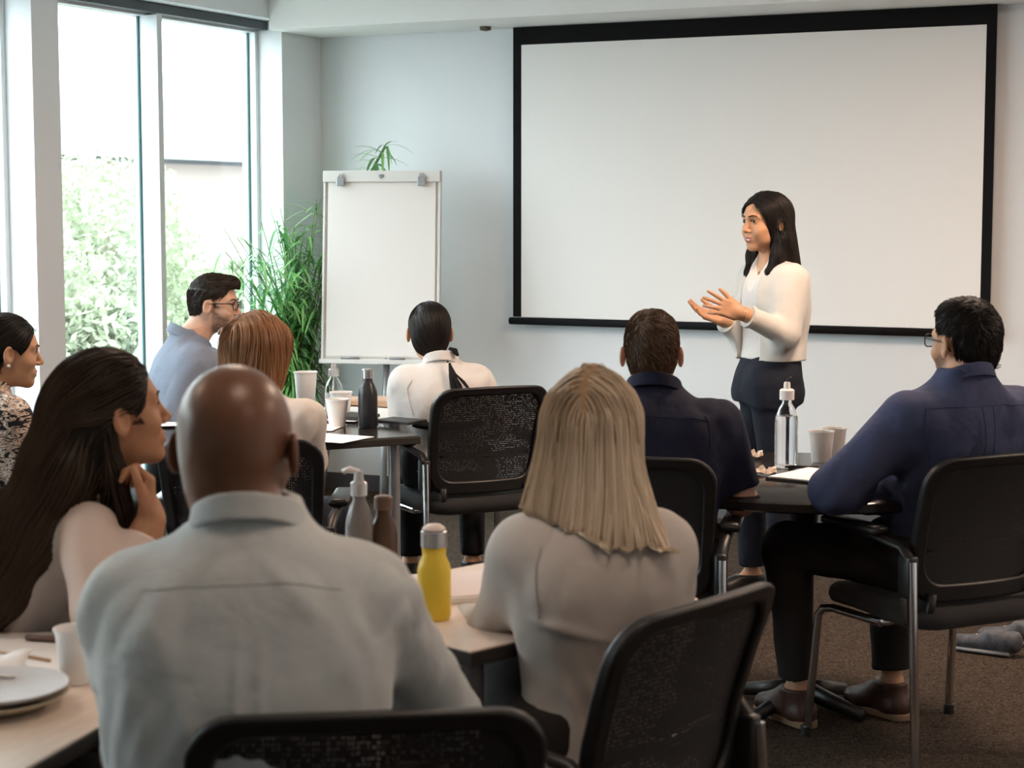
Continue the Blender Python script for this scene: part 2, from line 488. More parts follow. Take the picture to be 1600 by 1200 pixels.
struct('baseboard_back', room_prism(MB(), 0.0, ROOM_U, 0.0, 0.012, 0.0, 0.09), M_SKIRT)
struct('baseboard_right', room_prism(MB(), ROOM_U - 0.012, ROOM_U, 0.0, ROOM_V, 0.0, 0.09), M_SKIRT)
struct('baseboard_left', room_prism(MB(), 0.0, 0.012, 0.012, ROOM_V, 0.0, 0.09), M_SKIRT)
# ceiling lamps
M_LAMP = bpy.data.materials.new('lamp_diffuser'); M_LAMP.use_nodes = True
_p = M_LAMP.node_tree.nodes['Principled BSDF']; _p.inputs['Emission Color'].default_value = (1, 0.85, 0.7, 1); _p.inputs['Emission Strength'].default_value = 1.5
for i, (u, v) in enumerate(CEILING_LAMPS):
    t = empty('ceiling_lamp', R(u, v, ROOM_H), -YAW, 'square recessed ceiling lamp ' + ['nearest the flip chart', 'in front of the screen', 'right of the screen, by the right wall', 'above the dark window table', 'over the middle of the room', 'behind the viewer on the right'][i], 'lamp', 'square lamps in the ceiling')
    m = MB()
    for s in (-1, 1):
        m.box((s * 0.30, 0, -0.01), (0.04, 0.64, 0.02)); m.box((0, s * 0.30, -0.01), (0.56, 0.04, 0.02))
    m.build('frame', M_FRAME, t)
    MB().box((0, 0, -0.012), (0.56, 0.56, 0.01)).build('diffuser', M_LAMP, t)
# small sensor on the bulkhead soffit beside the screen
s_ = MB().lathe([(0, 0), (0.03, 0), (0.028, -0.018), (0.0, -0.024)], 20).build('ceiling_sensor', mat('sensor_brown', (0.12, 0.10, 0.07), rough=0.5), None, smooth=True, loc=R(1.10, 0.16, 2.50))
tag(s_, 'small dark ceiling sensor left of the screen top', 'sensor')

# ------------------------------------------------------------------ outside: pale building, hedge, shrubs, paving
M_OUTGROUND = mat('outside_paving', (0.24, 0.235, 0.22), rough=0.9)
g = MB(); room_prism(g, -60, -0.3, -60, 30, -0.4, -0.3)
tag(g.build('outside_ground', M_OUTGROUND, None), kind='structure')
bld = empty('office_building', R(-15, -15, -0.3), -YAW, 'long low pale building across the yard seen through the windows', 'building')
def bl_box(name, u0, u1, v0, v1, z0, z1, m):
    b = MB(); room_prism(b, u0, u1, v0, v1, z0, z1)
    for w in b.bm.verts: w.co = bld_inv @ w.co
    return b.build(name, m, bld)
bpy.context.view_layer.update()
bld_inv = bld.matrix_world.inverted()
bl_box('wall', -25, -15, -55, 10, -0.3, 2.42, mat('pink_render', (0.30, 0.25, 0.225), rough=0.9))
bl_box('roof_fascia', -25.5, -14.5, -56, 11, 2.48, 3.55, mat('white_fascia', (0.27, 0.28, 0.29), rough=0.7))
bl_box('shadow_gap', -25.2, -14.9, -55.5, 10.5, 2.42, 2.48, mat('gap_grey', (0.08, 0.085, 0.10), rough=0.7))  # thin dark grey band between wall and fascia
bl_box('plinth', -24.9, -14.9, -55, 10, -0.3, 0.35, mat('plinth_grey', (0.13, 0.125, 0.13), rough=0.8))
def leafy(m):
    nt = m.node_tree; b = nt.nodes['Principled BSDF']; t = nt.nodes.new('ShaderNodeBsdfTranslucent'); t.inputs['Color'].default_value = (0.40, 0.45, 0.30, 1)
    x = nt.nodes.new('ShaderNodeMixShader'); x.inputs[0].default_value = 0.2
    nt.links.new(b.outputs[0], x.inputs[1]); nt.links.new(t.outputs[0], x.inputs[2]); nt.links.new(x.outputs[0], nt.nodes['Material Output'].inputs['Surface']); return m
M_HEDGE = [leafy(mat('pale_leaves_' + n_, c, rough=0.7, noise=0.2, nscale=3)) for n_, c in (('light', (0.30, 0.34, 0.24)), ('mid', (0.27, 0.31, 0.21)))]  # leaf colour lifted and greyed: the washed-out haze is put into it
def shrub(cx, cy, rad, hgt, seed, label, lm):
    rng = np.random.default_rng(seed)
    t = empty('shrub', (cx, cy, -0.3), 0, label, 'shrub', 'shrubs outside the windows')
    st = MB()
    for k in range(7):
        a = rng.random() * 6.28; e = rad * 0.5
        st.tube([(0, 0, 0), (math.cos(a) * e * .4, math.sin(a) * e * .4, hgt * .35), (math.cos(a) * e, math.sin(a) * e, hgt * .75)], [0.035, 0.022, 0.008], 6)
    st.build('stem', mat('bark_' + str(seed), (0.3, 0.25, 0.2), rough=0.9), t, smooth=True)
    N = 7000
    d = rng.normal(size=(N, 3)); d /= np.linalg.norm(d, axis=1, keepdims=True); rr = rng.random(N) ** 0.45
    lump = 1 + 0.22 * vnoise(_f(d) * 0.5 + seed, (4, 4, 4))
    c = d * (rr * lump)[:, None] * np.array([rad, rad, hgt * 0.5]) + np.array([0, 0, hgt * 0.52])
    c[:, 2] = np.maximum(c[:, 2], 0.03)
    a1 = rng.normal(size=(N, 3)); a1 /= np.linalg.norm(a1, axis=1, keepdims=True); b1 = np.cross(a1, rng.normal(size=(N, 3))); b1 /= np.linalg.norm(b1, axis=1, keepdims=True)
    s = 0.034 * (0.6 + 0.8 * rng.random((N, 1)))
    V = np.stack([c - a1 * s * 1.5, c + b1 * s * .6, c + a1 * s * 1.5, c - b1 * s * .6], 1).reshape(-1, 3)
    me = np_mesh('foliage', V, quads=np.arange(N * 4).reshape(-1, 4))
    link_mesh('foliage', me, lm, t)['kind'] = 'stuff'
for i, (px, d, rad, h) in enumerate([(112, 17, 0.9, 2.3), (178, 20, 1.0, 2.5), (150, 13.5, 0.5, 1.3), (215, 25, 0.8, 1.6), (278, 28, 0.8, 0.9), (338, 31, 0.9, 0.85), (5, 14, 0.8, 1.9), (392, 34, .8, .9)]):
    p = W(px, 400, d)
    shrub(p[0], p[1], rad, h, 40 + i, ['pale green shrub nearest the pillar, outside the middle window', 'taller pale shrub outside the middle window, beside the mullion', 'low rounded shrub in front of the taller ones outside', 'far shrub outside just left of the mullion',
          'low shrub outside, seen left of the man in glasses', 'low shrub outside behind the man in glasses', 'shrub outside the leftmost window', 'low shrub outside, behind the palm leaves'][i], M_HEDGE[i % 2])

# ------------------------------------------------------------------ projection screen
sc_o = R(2.452, 0.06, 0.963)
scr = empty('projection_screen', sc_o, -YAW, 'large white projection screen with black border on the back wall', 'screen')
hw, hh = (3.689 - 1.210) / 2, 2.497 - 0.963
def bx4(name, x0, x1, z0, z1, y0, y1, m, bevel=0.0):
    return MB().box(((x0 + x1) / 2, (y0 + y1) / 2, (z0 + z1) / 2), (x1 - x0, y1 - y0, z1 - z0)).build(name, m, scr, bevel=bevel)
bx4('border', -hw, hw, 1.445, hh + 0.002, -0.004, 0.004, M_SCREENBLACK)
bx4('border', -hw, -hw + 0.047, 0.034, 1.445, -0.004, 0.004, M_SCREENBLACK)
bx4('border', hw - 0.046, hw, 0.034, 1.445, -0.004, 0.004, M_SCREENBLACK)
bx4('projection_surface', -hw + 0.047, hw - 0.046, 0.034, 1.445, -0.003, 0.001, M_SCREEN)
MB().tube([(-hw - 0.02, 0, 0.012), (hw + 0.02, 0, 0.012)], 0.019, 14).build('weight_bar', M_SCREENBLACK, scr, smooth=True, bevel=0.0)
bx4('housing', -hw + 0.01, hw - 0.01, 1.47, 1.534, 0.006, 0.055, M_SCREENBLACK)

# ------------------------------------------------------------------ flip chart
fc_c = (W(500, 562, 9.45) + W(688, 562, 9.35)) / 2
tl, tr = W(492, 268, 9.62), W(679, 272, 9.5)
fy = math.atan2(tr[1] - tl[1], tr[0] - tl[0])
flip = empty('flip_chart', (fc_c[0], fc_c[1], 0), fy, 'white flip chart board on grey tripod legs left of the screen', 'flip chart')
W_B = 0.625; z0, z1 = 0.782, 1.755; lean = 0.15
def fp(x, z, o=0.0):   # a point on the leaning board
    t = (z - z0) / (z1 - z0); return Vector((x - 0.020 * t, lean * t + o, z))
def fbox(name, x0, x1, za, zb, o0, o1, m, bevel=0.0, parent=None):
    mb = MB(); vs = [[mb.bm.verts.new(fp(x, z, o)) for o in (o0, o1) for (x, z) in ((x0, za), (x1, za), (x1, zb), (x0, zb))]]
    v = vs[0]
    for f in ((0, 1, 2, 3), (7, 6, 5, 4), (0, 4, 5, 1), (1, 5, 6, 2), (2, 6, 7, 3), (3, 7, 4, 0)): mb.bm.faces.new([v[k] for k in f])
    return mb.build(name, m, parent or flip, bevel=bevel)
M_BOARD = mat('board_frame_pale', (0.74, 0.72, 0.69), rough=0.5)
M_PAD = mat('pad_paper', (0.84, 0.79, 0.76), rough=0.85, spec=0.1)
fbox('board', -W_B / 2, W_B / 2, z0, z1, 0.004, 0.020, M_BOARD, 0.004)
for x in (-W_B / 2, W_B / 2 - 0.012): fbox('side_rail', x, x + 0.012, z0, z1, -0.008, 0.022, M_BOARD, 0.002)
fbox('pen_tray', -W_B / 2, W_B / 2, z0 - 0.012, z0 + 0.010, -0.045, 0.02, M_BOARD, 0.003)
fbox('clamp_bar', -W_B / 2, W_B / 2, z1 - 0.055, z1 + 0.004, -0.022, 0.022, M_BOARD, 0.004)
for k in range(5): fbox('paper_sheet', -W_B / 2 + 0.024 + 0.001 * k, W_B / 2 - 0.026, z0 + 0.018 + 0.002 * k, z1 - 0.056, -0.001 - 0.0014 * k, 0.0 - 0.0014 * k, M_PAD)
for x in (-0.215, 0.215):
    c = fbox('clip', x - 0.022, x + 0.022, z1 - 0.075, z1 - 0.03, -0.034, -0.022, M_GREYMETAL, 0.004)
    mb = MB(); mb.tube([fp(x - 0.012, z1 - 0.03, -0.03), fp(x - 0.008, z1 - 0.012, -0.03), fp(x + 0.008, z1 - 0.012, -0.03), fp(x + 0.012, z1 - 0.03, -0.03)], 0.003, 6)
    mb.build('clip_wire', M_STEEL, c, smooth=True)
mb = MB()
for sgn in (-1, 1): mb.tube([fp(-0.002, z1 - 0.035, -0.026), fp(sgn * 0.012, z1 - 0.018, -0.026)], 0.004, 6)
mb.tube([fp(-0.012, z1 - 0.018, -0.026), fp(0.012, z1 - 0.018, -0.026)], 0.004, 6)
mb.build('hook', M_GREYMETAL, flip, smooth=True)
for x0_, x1_ in ((-0.24, -0.31), (0.03, 0.04)):
    l_ = MB().tube([(x0_, 0.03, z0 + 0.05), (x1_, -0.12, 0.02)], 0.018, 12).build('leg', M_BOARD if x0_ < 0 else M_GREYMETAL, flip, smooth=True)
    MB().lathe([(0, 0), (0.024, 0), (0.022, 0.03), (0, 0.03)], 12, (x1_, -0.12, 0)).build('rubber_foot', M_BLACK, l_, smooth=True)
l_ = MB().tube([(0.24, 0.05, z0 + 0.05), (0.30, 0.25, 0.02)], 0.018, 12).build('leg', M_BOARD, flip, smooth=True)
MB().lathe([(0, 0), (0.024, 0), (0.022, 0.03), (0, 0.03)], 12, (0.30, 0.25, 0)).build('rubber_foot', M_BLACK, l_, smooth=True)
mb = MB()
for a, b in ((-0.20, -0.10), (0.06, 0.14)):
    mb = MB().tube([fp(a, z0 + 0.016, -0.030), fp(b, z0 + 0.016, -0.030)], 0.006, 8)
    m_ = mb.build('marker_pen', mat('pen_grey', (0.25, 0.25, 0.27), rough=0.4), None, smooth=True)
    m_.location = flip.location; m_.rotation_euler = flip.rotation_euler
    tag(m_, 'grey marker pen %s of the flip chart tray' % ('at the left end' if a < 0 else 'right of centre'), 'pen', 'pens in the flip chart tray')

# ------------------------------------------------------------------ potted palm behind the flip chart
rngp = np.random.default_rng(5)
pc = W(462, 560, 9.72); 
plant = empty('potted_palm', (pc[0], pc[1], 0), 0, 'tall bushy green potted palm in the corner behind the flip chart', 'plant')
MB().lathe([(0, 0), (0.14, 0), (0.18, 0.30), (0.19, 0.34), (0.17, 0.34), (0.16, 0.30), (0, 0.30)], 28).build('pot', mat('pot_grey', (0.22, 0.22, 0.23), rough=0.6), plant, smooth=True)
MB().lathe([(0, 0.315), (0.16, 0.305)], 20).build('soil', mat('soil', (0.05, 0.035, 0.025), rough=1.0), plant)
def leaf_mesh(L, wd, droop, seed):
    n = 7; V = []; Q = []
    for i in range(n):
        t = i / (n - 1); w = wd * math.sin(math.pi * min(0.97, 0.08 + t * 0.92)) ** 0.7
        z = -droop * t * t * L; y = t * L * (1 - 0.25 * droop * t)
        V += [(-w, y, z + 0.25 * w), (0, y, z), (w, y, z + 0.25 * w)]
    for i in range(n - 1):
        a = i * 3; Q += [(a, a + 1, a + 4, a + 3), (a + 1, a + 2, a + 5, a + 4)]
    return np.array(V, np.float32), np.array(Q)
M_LEAF = [mat('palm_leaf_' + n_, c, rough=0.45, noise=0.2, nscale=9) for n_, c in (('fresh', (0.16, 0.42, 0.12)), ('deep', (0.07, 0.26, 0.075)), ('bright', (0.26, 0.54, 0.18)))]
leaf_src = []
for k in range(9):
    V, Q = leaf_mesh(0.12 + 0.025 * (k % 3), 0.0060 + 0.0020 * (k % 2), 0.35 + 0.35 * (k // 3), k)
    me = np_mesh('leaf', V, quads=Q); me.materials.append(M_LEAF[k % 3]); me.polygons.foreach_set('use_smooth', np.ones(len(me.polygons), bool)); leaf_src.append((me, V, Q))
stems = MB(); leaf_spots = []
for k in range(76):
    a = rngp.uniform(0, 2 * math.pi) if k > 13 else rngp.uniform(math.pi * 1.22, math.pi * 1.40)
    hgt = rngp.uniform(0.45, 1.25) if k > 13 else rngp.uniform(0.55, 1.10)
    reach = rngp.uniform(0.08, 0.34) if k > 13 else rngp.uniform(0.25, 0.62)
    if 14 <= k <= 18: hgt = 1.50; reach = 0.44; a = rngp.uniform(-0.3, 0.3)
    pts = []
    for i in range(9):
        t = i / 8
        rr_ = reach * t ** 1.8
        pts.append(Vector((0.05 * math.cos(a * 3) + rr_ * math.cos(a), 0.05 * math.sin(a * 3) + rr_ * math.sin(a) * (0.35 if k > 13 else 1.0), 0.3 + hgt * (1.28 * t - 0.22 * t * t))))
    stems.tube(pts, [0.006 - 0.004 * i / 8 for i in range(9)], 5)
    for i in range(34):
        t = 0.22 + 0.78 * (i / 33); f_ = t * 8; i0 = min(7, int(f_)); p = pts[i0].lerp(pts[i0 + 1], f_ - i0)
        dr = (pts[i0 + 1] - pts[i0]).normalized()
        az = rngp.uniform(0, 2 * math.pi)
        side = Vector((math.cos(az), math.sin(az) * 0.8, rngp.uniform(-0.5, 0.35))).normalized()
        tip = p + Vector((pc[0], pc[1], 0)) + (side * 0.9 + dr * 0.45).normalized() * 0.17
        wp = np.array([tip.x, tip.y]) - CORNER
        if wp @ A_DIR < 0.01 or wp @ B_DIR < 0.01: continue
        if tip.x > -1.03 and tip.y < 9.76 and tip.z < 1.72: continue
        leaf_spots.append((p, (side * 0.9 + dr * 0.45).normalized(), rngp.uniform(0.7, 1.35), int(rngp.integers(9))))
stems.build('stem', mat('palm_stem', (0.14, 0.25, 0.08), rough=0.6), plant, smooth=True)
leaf_spots.sort(key=lambda s: s[0].y)
V_, Q_, M_i, k_ = [], [], [], 0
for i, (p, d, s, mi) in enumerate(leaf_spots):
    q = d.to_track_quat('Y', 'Z'); Mx = Matrix.Translation(p) @ q.to_matrix().to_4x4() @ Matrix.Scale(s, 4)
    if i % 7 == 0 and i < 2030:
        o = bpy.data.objects.new('leaf', leaf_src[mi][0]); COL.objects.link(o); o.parent = plant; o.matrix_local = Mx
    else:
        A = np.array(Mx); v = leaf_src[mi][1] @ A[:3, :3].T + A[:3, 3]
        V_.append(v); Q_.append(leaf_src[mi][2] + k_); k_ += len(v); M_i += [mi % 3] * len(leaf_src[mi][2])
me = np_mesh('foliage', np.concatenate(V_), quads=np.concatenate(Q_))
o = link_mesh('foliage', me, M_LEAF, plant); me.polygons.foreach_set('material_index', np.array(M_i, np.int32)); o['kind'] = 'stuff'

# ------------------------------------------------------------------ tables
def rect_table(name, corner, da, db, la, lb, top_m, label, leg_in=0.07, cat='table', thick=0.03, zt=0.74):
    """corner = world (x, y); da, db unit directions along the two edges"""
    c = np.array(corner); da = np.array(da) / np.linalg.norm(da); db = np.array(db) / np.linalg.norm(db)
    cen = c + da * la / 2 + db * lb / 2
    rz = math.atan2(da[1], da[0])
    t = empty(name, (cen[0], cen[1], 0), rz, label, cat)
    s = 1
    MB().box((0, 0, zt - thick / 2 + 0.0005), (la, lb, thick - 0.001)).build('table_top', top_m, t, bevel=0.003)
    MB().box((0, 0, zt - thick / 2 - 0.002), (la + 0.006, lb + 0.006, thick - 0.003)).build('edge_band', M_EDGE, t, bevel=0.002)
    for sx in (-1, 1):
        for sy in (-1, 1):
            MB().tube([(sx * (la / 2 - leg_in), sy * (lb / 2 - leg_in), 0), (sx * (la / 2 - leg_in), sy * (lb / 2 - leg_in), zt - thick)], 0.022, 14).build('leg', M_GREYMETAL, t, smooth=True, angle=40)
    MB().box((0, 0, zt - thick - 0.02), (la - 2 * leg_in, 0.04, 0.035)).build('rail', M_GREYMETAL, t)
    return t
d3 = np.array([0.241, 0.970]); n3 = np.array([-0.970, 0.241])
rect_table('meeting_table', np.array([-0.52, 3.38]), -d3, n3, 1.35, 0.85, M_WOODTOP, 'pale wood topped table in the bottom left corner with cups and plate')
dr = np.array([0.707, 0.707]); dl = np.array([-0.707, 0.707])
rect_table('side_table', np.array([-0.075, 3.33]), dr, dl, 0.66, 0.60, M_WOODTOP, 'small pale table between the bald man and the blonde woman', leg_in=0.06)
d1 = np.array([0.325, 0.305]); d1 /= np.linalg.norm(d1)
d1b = np.array([-d1[1], d1[0]])
rect_table('conference_table', np.array([-0.335, 6.60]), -np.array([0.88, 0.47]), np.array([-0.47, 0.88]), 1.15, 1.10, M_DARKTOP, 'long dark table by the window with papers and bottles')
rt = empty('round_table', (0.90, 5.60, 0), 0, 'round dark glossy table between the two men in blue shirts', 'table')
MB().lathe([(0, 0.74), (0.535, 0.74), (0.545, 0.733), (0.545, 0.712), (0.53, 0.705), (0, 0.705)], 72).build('table_top', M_DARKTOP, rt, smooth=True, angle=40)
MB().lathe([(0, 0.705), (0.06, 0.705), (0.05, 0.66), (0.035, 0.5), (0.035, 0.08), (0, 0.08)], 24).build('column', M_BLACK, rt, smooth=True)
for k in range(4):
    a = math.pi / 4 + k * math.pi / 2
    MB().tube([(0.02 * math.cos(a), 0.02 * math.sin(a), 0.07), (0.23 * math.cos(a), 0.23 * math.sin(a), 0.025)], [0.03, 0.02], 10).build('foot', M_BLACK, rt, smooth=True)

# ------------------------------------------------------------------ mesh-backed chairs
M_MESH = bpy.data.materials.new('chair_mesh_net'); M_MESH.use_nodes = True
_nt = M_MESH.node_tree; _n = _nt.nodes; _l = _nt.links; _pb = _n['Principled BSDF']
_pb.inputs['Base Color'].default_value = (0.014, 0.014, 0.016, 1); _pb.inputs['Roughness'].default_value = 0.6
_tc = _n.new('ShaderNodeTexCoord'); _mp = _n.new('ShaderNodeMapping'); _mp.inputs['Scale'].default_value = (150, 0.01, 120)
_vo = _n.new('ShaderNodeTexVoronoi'); _vo.inputs['Scale'].default_value = 1.0; _vo.inputs['Randomness'].default_value = 0.25; _vo.voronoi_dimensions = '3D'
_mt = _n.new('ShaderNodeMath'); _mt.operation = 'LESS_THAN'; _mt.inputs[1].default_value = 0.17
_tr = _n.new('ShaderNodeBsdfTransparent'); _mx = _n.new('ShaderNodeMixShader')
_l.new(_tc.outputs['Object'], _mp.inputs['Vector']); _l.new(_mp.outputs[0], _vo.inputs['Vector']); _l.new(_vo.outputs['Distance'], _mt.inputs[0])
_l.new(_mt.outputs[0], _mx.inputs[0]); _l.new(_pb.outputs[0], _mx.inputs[1]); _l.new(_tr.outputs[0], _mx.inputs[2])
_l.new(_mx.outputs[0], _n['Material Output'].inputs['Surface'])
M_PADTOP = mat('armrest_pad_black', (0.02, 0.02, 0.022), rough=0.33)

def back_pt(x, z, o=0.0):
    """chair back: bowed round the sitter and leaning back; z runs 0.47 .. 0.89"""
    t = (z - 0.47) / 0.42
    return Vector((x * (0.90 + 0.10 * t), -0.185 - 0.10 * t + 0.02 * math.sin(math.pi * t) + 0.42 * x * x - o, z + (-0.12 * x * x if t > 0.5 else 0.05 * x * x)))
def rrect(x0, x1, z0, z1, r, n):
    pts = []
    for (cx, cz, a0) in ((x1 - r, z1 - r, 0), (x0 + r, z1 - r, 90), (x0 + r, z0 + r, 180), (x1 - r, z0 + r, 270)):
        for k in range(n + 1):
            a = math.radians(a0 + 90 * k / n); pts.append((cx + r * math.cos(a), cz + r * math.sin(a)))
    out = []
    for i in range(len(pts)):   # subdivide the straight runs so they can bow
        p, q = pts[i], pts[(i + 1) % len(pts)]
        m = max(1, int(math.dist(p, q) / 0.03))
        for k in range(m): out.append((p[0] + (q[0] - p[0]) * k / m, p[1] + (q[1] - p[1]) * k / m))
    return out
def make_chair(label):
    t = empty('mesh_chair', (0, 0, 0), 0, label, 'chair', 'black mesh-backed meeting chairs')
    # seat cushion
    mb = MB()
    prof = rrect(-0.245, 0.245, -0.235, 0.235, 0.10, 6)
    def ring(s, z): return [mb.bm.verts.new((p[0] * s, p[1] * s + 0.015, z + 0.012 * (p[1] / 0.23) - 0.02 * max(0, p[1] / 0.23) ** 3)) for p in prof]
    rings = [ring(s, z) for s, z in ((0.86, 0.405), (0.97, 0.415), (1.0, 0.435), (0.985, 0.455), (0.93, 0.468), (0.6, 0.474))]
    for a, b in zip(rings[:-1], rings[1:]):
        for k in range(len(a)): mb.bm.faces.new((a[k], a[(k + 1) % len(a)], b[(k + 1) % len(a)], b[k]))
    mb.bm.faces.new(rings[0][::-1]); mb.bm.faces.new(rings[-1])
    mb.build('seat', M_BLACKCLOTH, t, smooth=True)
    # back frame
    out = rrect(-0.25, 0.25, 0.47, 0.89, 0.075, 6); n = len(out)
    inn = []
    for (x, z) in out:
        cx, cz = 0.0, 0.69
        inn.append((x * (0.25 - 0.036) / 0.25, cz + (z - cz) * (0.21 - 0.034) / 0.21 + (0.016 if z < 0.6 else 0)))
    mb = MB()
    L = [[mb.bm.verts.new(back_pt(x, z, o)) for (x, z) in s] for (s, o) in ((out, -0.014), (out, 0.016), (inn, 0.016), (inn, -0.014))]
    for a in range(4):
        A, B2 = L[a], L[(a + 1) % 4]
        for k in range(n): mb.bm.faces.new((A[k], A[(k + 1) % n], B2[(k + 1) % n], B2[k]))
    mb.build('back_frame', M_BLACK, t, smooth=True, bevel=0.007, angle=40)
    mb = MB(); mb.sheet(lambda a, b: back_pt(-0.222 + 0.444 * a, 0.50 + 0.362 * b, 0.0), 14, 12)
    mb.build('mesh_panel', M_MESH, t, smooth=True)
    mb = MB().tube([back_pt(-0.2, 0.62, -0.012), back_pt(0, 0.615, -0.012), back_pt(0.2, 0.62, -0.012)], 0.014, 8, flat=1.0)
    mb.build('lumbar_bar', M_BLACK, t, smooth=True)
    for s in (-1, 1):
        MB().tube([(s * 0.262, -0.215, 0.60), (s * 0.270, -0.255, 0.012)], 0.0125, 14).build('leg', M_CHROME, t, smooth=True, angle=50)
        MB().tube([(s * 0.235, -0.05, 0.398), (s * 0.245, 0.16, 0.400), (s * 0.250, 0.20, 0.392), (s * 0.255, 0.215, 0.37), (s * 0.268, 0.245, 0.012)], 0.0125, 14).build('leg', M_CHROME, t, smooth=True, angle=50)
        for yy in (-0.256, 0.246):
            MB().lathe([(0, 0), (0.017, 0), (0.016, 0.03), (0, 0.03)], 14, (s * 0.270, yy, 0)).build('foot_cap', M_BLACK, t, smooth=True, angle=40)
        MB().tube([(s * 0.250, -0.155, 0.585), (s * 0.245, -0.165, 0.42)], 0.011, 10, flat=0.6).build('bracket', M_STEEL, t, smooth=True)
        MB().box((s * 0.256, -0.19, 0.555), (0.034, 0.055, 0.12), bevel=0.008).tube([(s * 0.256, -0.20, 0.60), (s * 0.262, -0.17, 0.632), (s * 0.268, -0.06, 0.648), (s * 0.272, 0.05, 0.652)], [0.018, 0.016, 0.015, 0.014], 10, flat=0.8).build('arm_support', M_BLACK, t, smooth=True, angle=45)
        MB().box((s * 0.272, 0.03, 0.668), (0.062, 0.25, 0.026), rot=Matrix.Rotation(0, 3, 'X'), bevel=0.011).build('armrest_pad', M_PADTOP, t, smooth=True, angle=50)
    MB().tube([(-0.235, -0.05, 0.398), (0.235, -0.05, 0.398)], 0.011, 10).build('crossbar', M_CHROME, t, smooth=True)
    for s in (-1, 1):
        MB().tube([(s * 0.16, -0.10, 0.42), (s * 0.18, -0.19, 0.43), (s * 0.18, -0.20, 0.50)], 0.014, 10).build('back_bracket', M_BLACK, t, smooth=True)
    return t
# (x, y, heading in degrees, label)
CHAIRS = [
    (-0.225, 2.66, 7, 'black mesh chair of the bald man, its top edge along the bottom of the photo'),
    (0.128, 3.28, 51, 'black mesh chair turned sideways behind the blonde woman'),
    (1.225, 5.225, 26.9, 'black mesh chair with chrome legs under the man at far right'),
    (0.355, 5.20, -10, 'black mesh chair of the man in navy, beside the blonde woman'),
    (-0.19, 7.16, 27, 'black mesh chair behind the woman in the white blouse'),
    (-0.80, 5.60, 0, 'black mesh chair of the woman with brown hair, partly behind the bald head'),
    (-1.42, 7.02, -62, 'black mesh chair of the man in glasses by the window'),
    (-1.78, 5.66, -32, 'black mesh chair at the left edge behind the patterned blouse'),
    (-1.08, 3.66, -62, 'black mesh chair under the woman with long dark hair'),
]
chair0 = make_chair(CHAIRS[0][3])
chairs = []
for i, (x, y, h, lab) in enumerate(CHAIRS):
    c = chair0 if i == 0 else copy_tree(chair0)
    c.location = (x, y, 0); c.rotation_euler = (0, 0, math.radians(h)); c['label'] = lab
    chairs.append(c)
# ------------------------------------------------------------------ people
def frame_axes(yaw, pitch=0.0, roll=0.0):
    """columns right, forward, up for a heading (degrees, counter-clockwise from the way the camera looks)"""
    M = Matrix.Rotation(math.radians(yaw), 3, 'Z') @ Matrix.Rotation(math.radians(-pitch), 3, 'X') @ Matrix.Rotation(math.radians(roll), 3, 'Y')
    return np.array(M, dtype=np.float32)
def smooth_table(zs, vs, sig=0.014, n=400):
    o = np.argsort(zs); zs = np.array(zs, float)[o]; vs = np.array(vs, float)[o]
    g = np.linspace(zs[0], zs[-1], n); v = np.interp(g, zs, vs)
    w = max(1, int(3 * sig / (g[1] - g[0]))); k = np.exp(-0.5 * ((np.arange(-w, w + 1) * (g[1] - g[0])) / sig) ** 2); k /= k.sum()
    return g.astype(np.float32), np.convolve(np.pad(v, w, mode='edge'), k, mode='valid').astype(np.float32)
TORSO_M = dict(z=[0.03, 0.0, -0.025, -0.05, -0.08, -0.13, -0.19, -0.27, -0.36, -0.44, -0.51, -0.60, -0.64],
               a=[.055, .066, .092, .130, .165, .186, .190, .182, .166, .160, .166, .172, .16],
               b=[.052, .060, .072, .085, .098, .112, .118, .118, .110, .106, .112, .120, .11])
TORSO_F = dict(z=[0.03, 0.0, -0.025, -0.05, -0.08, -0.13, -0.19, -0.27, -0.36, -0.44, -0.51, -0.60, -0.64],
               a=[.046, .053, .074, .104, .136, .155, .156, .148, .134, .132, .152, .172, .16],
               b=[.044, .050, .060, .074, .088, .104, .112, .106, .092, .090, .104, .118, .11])

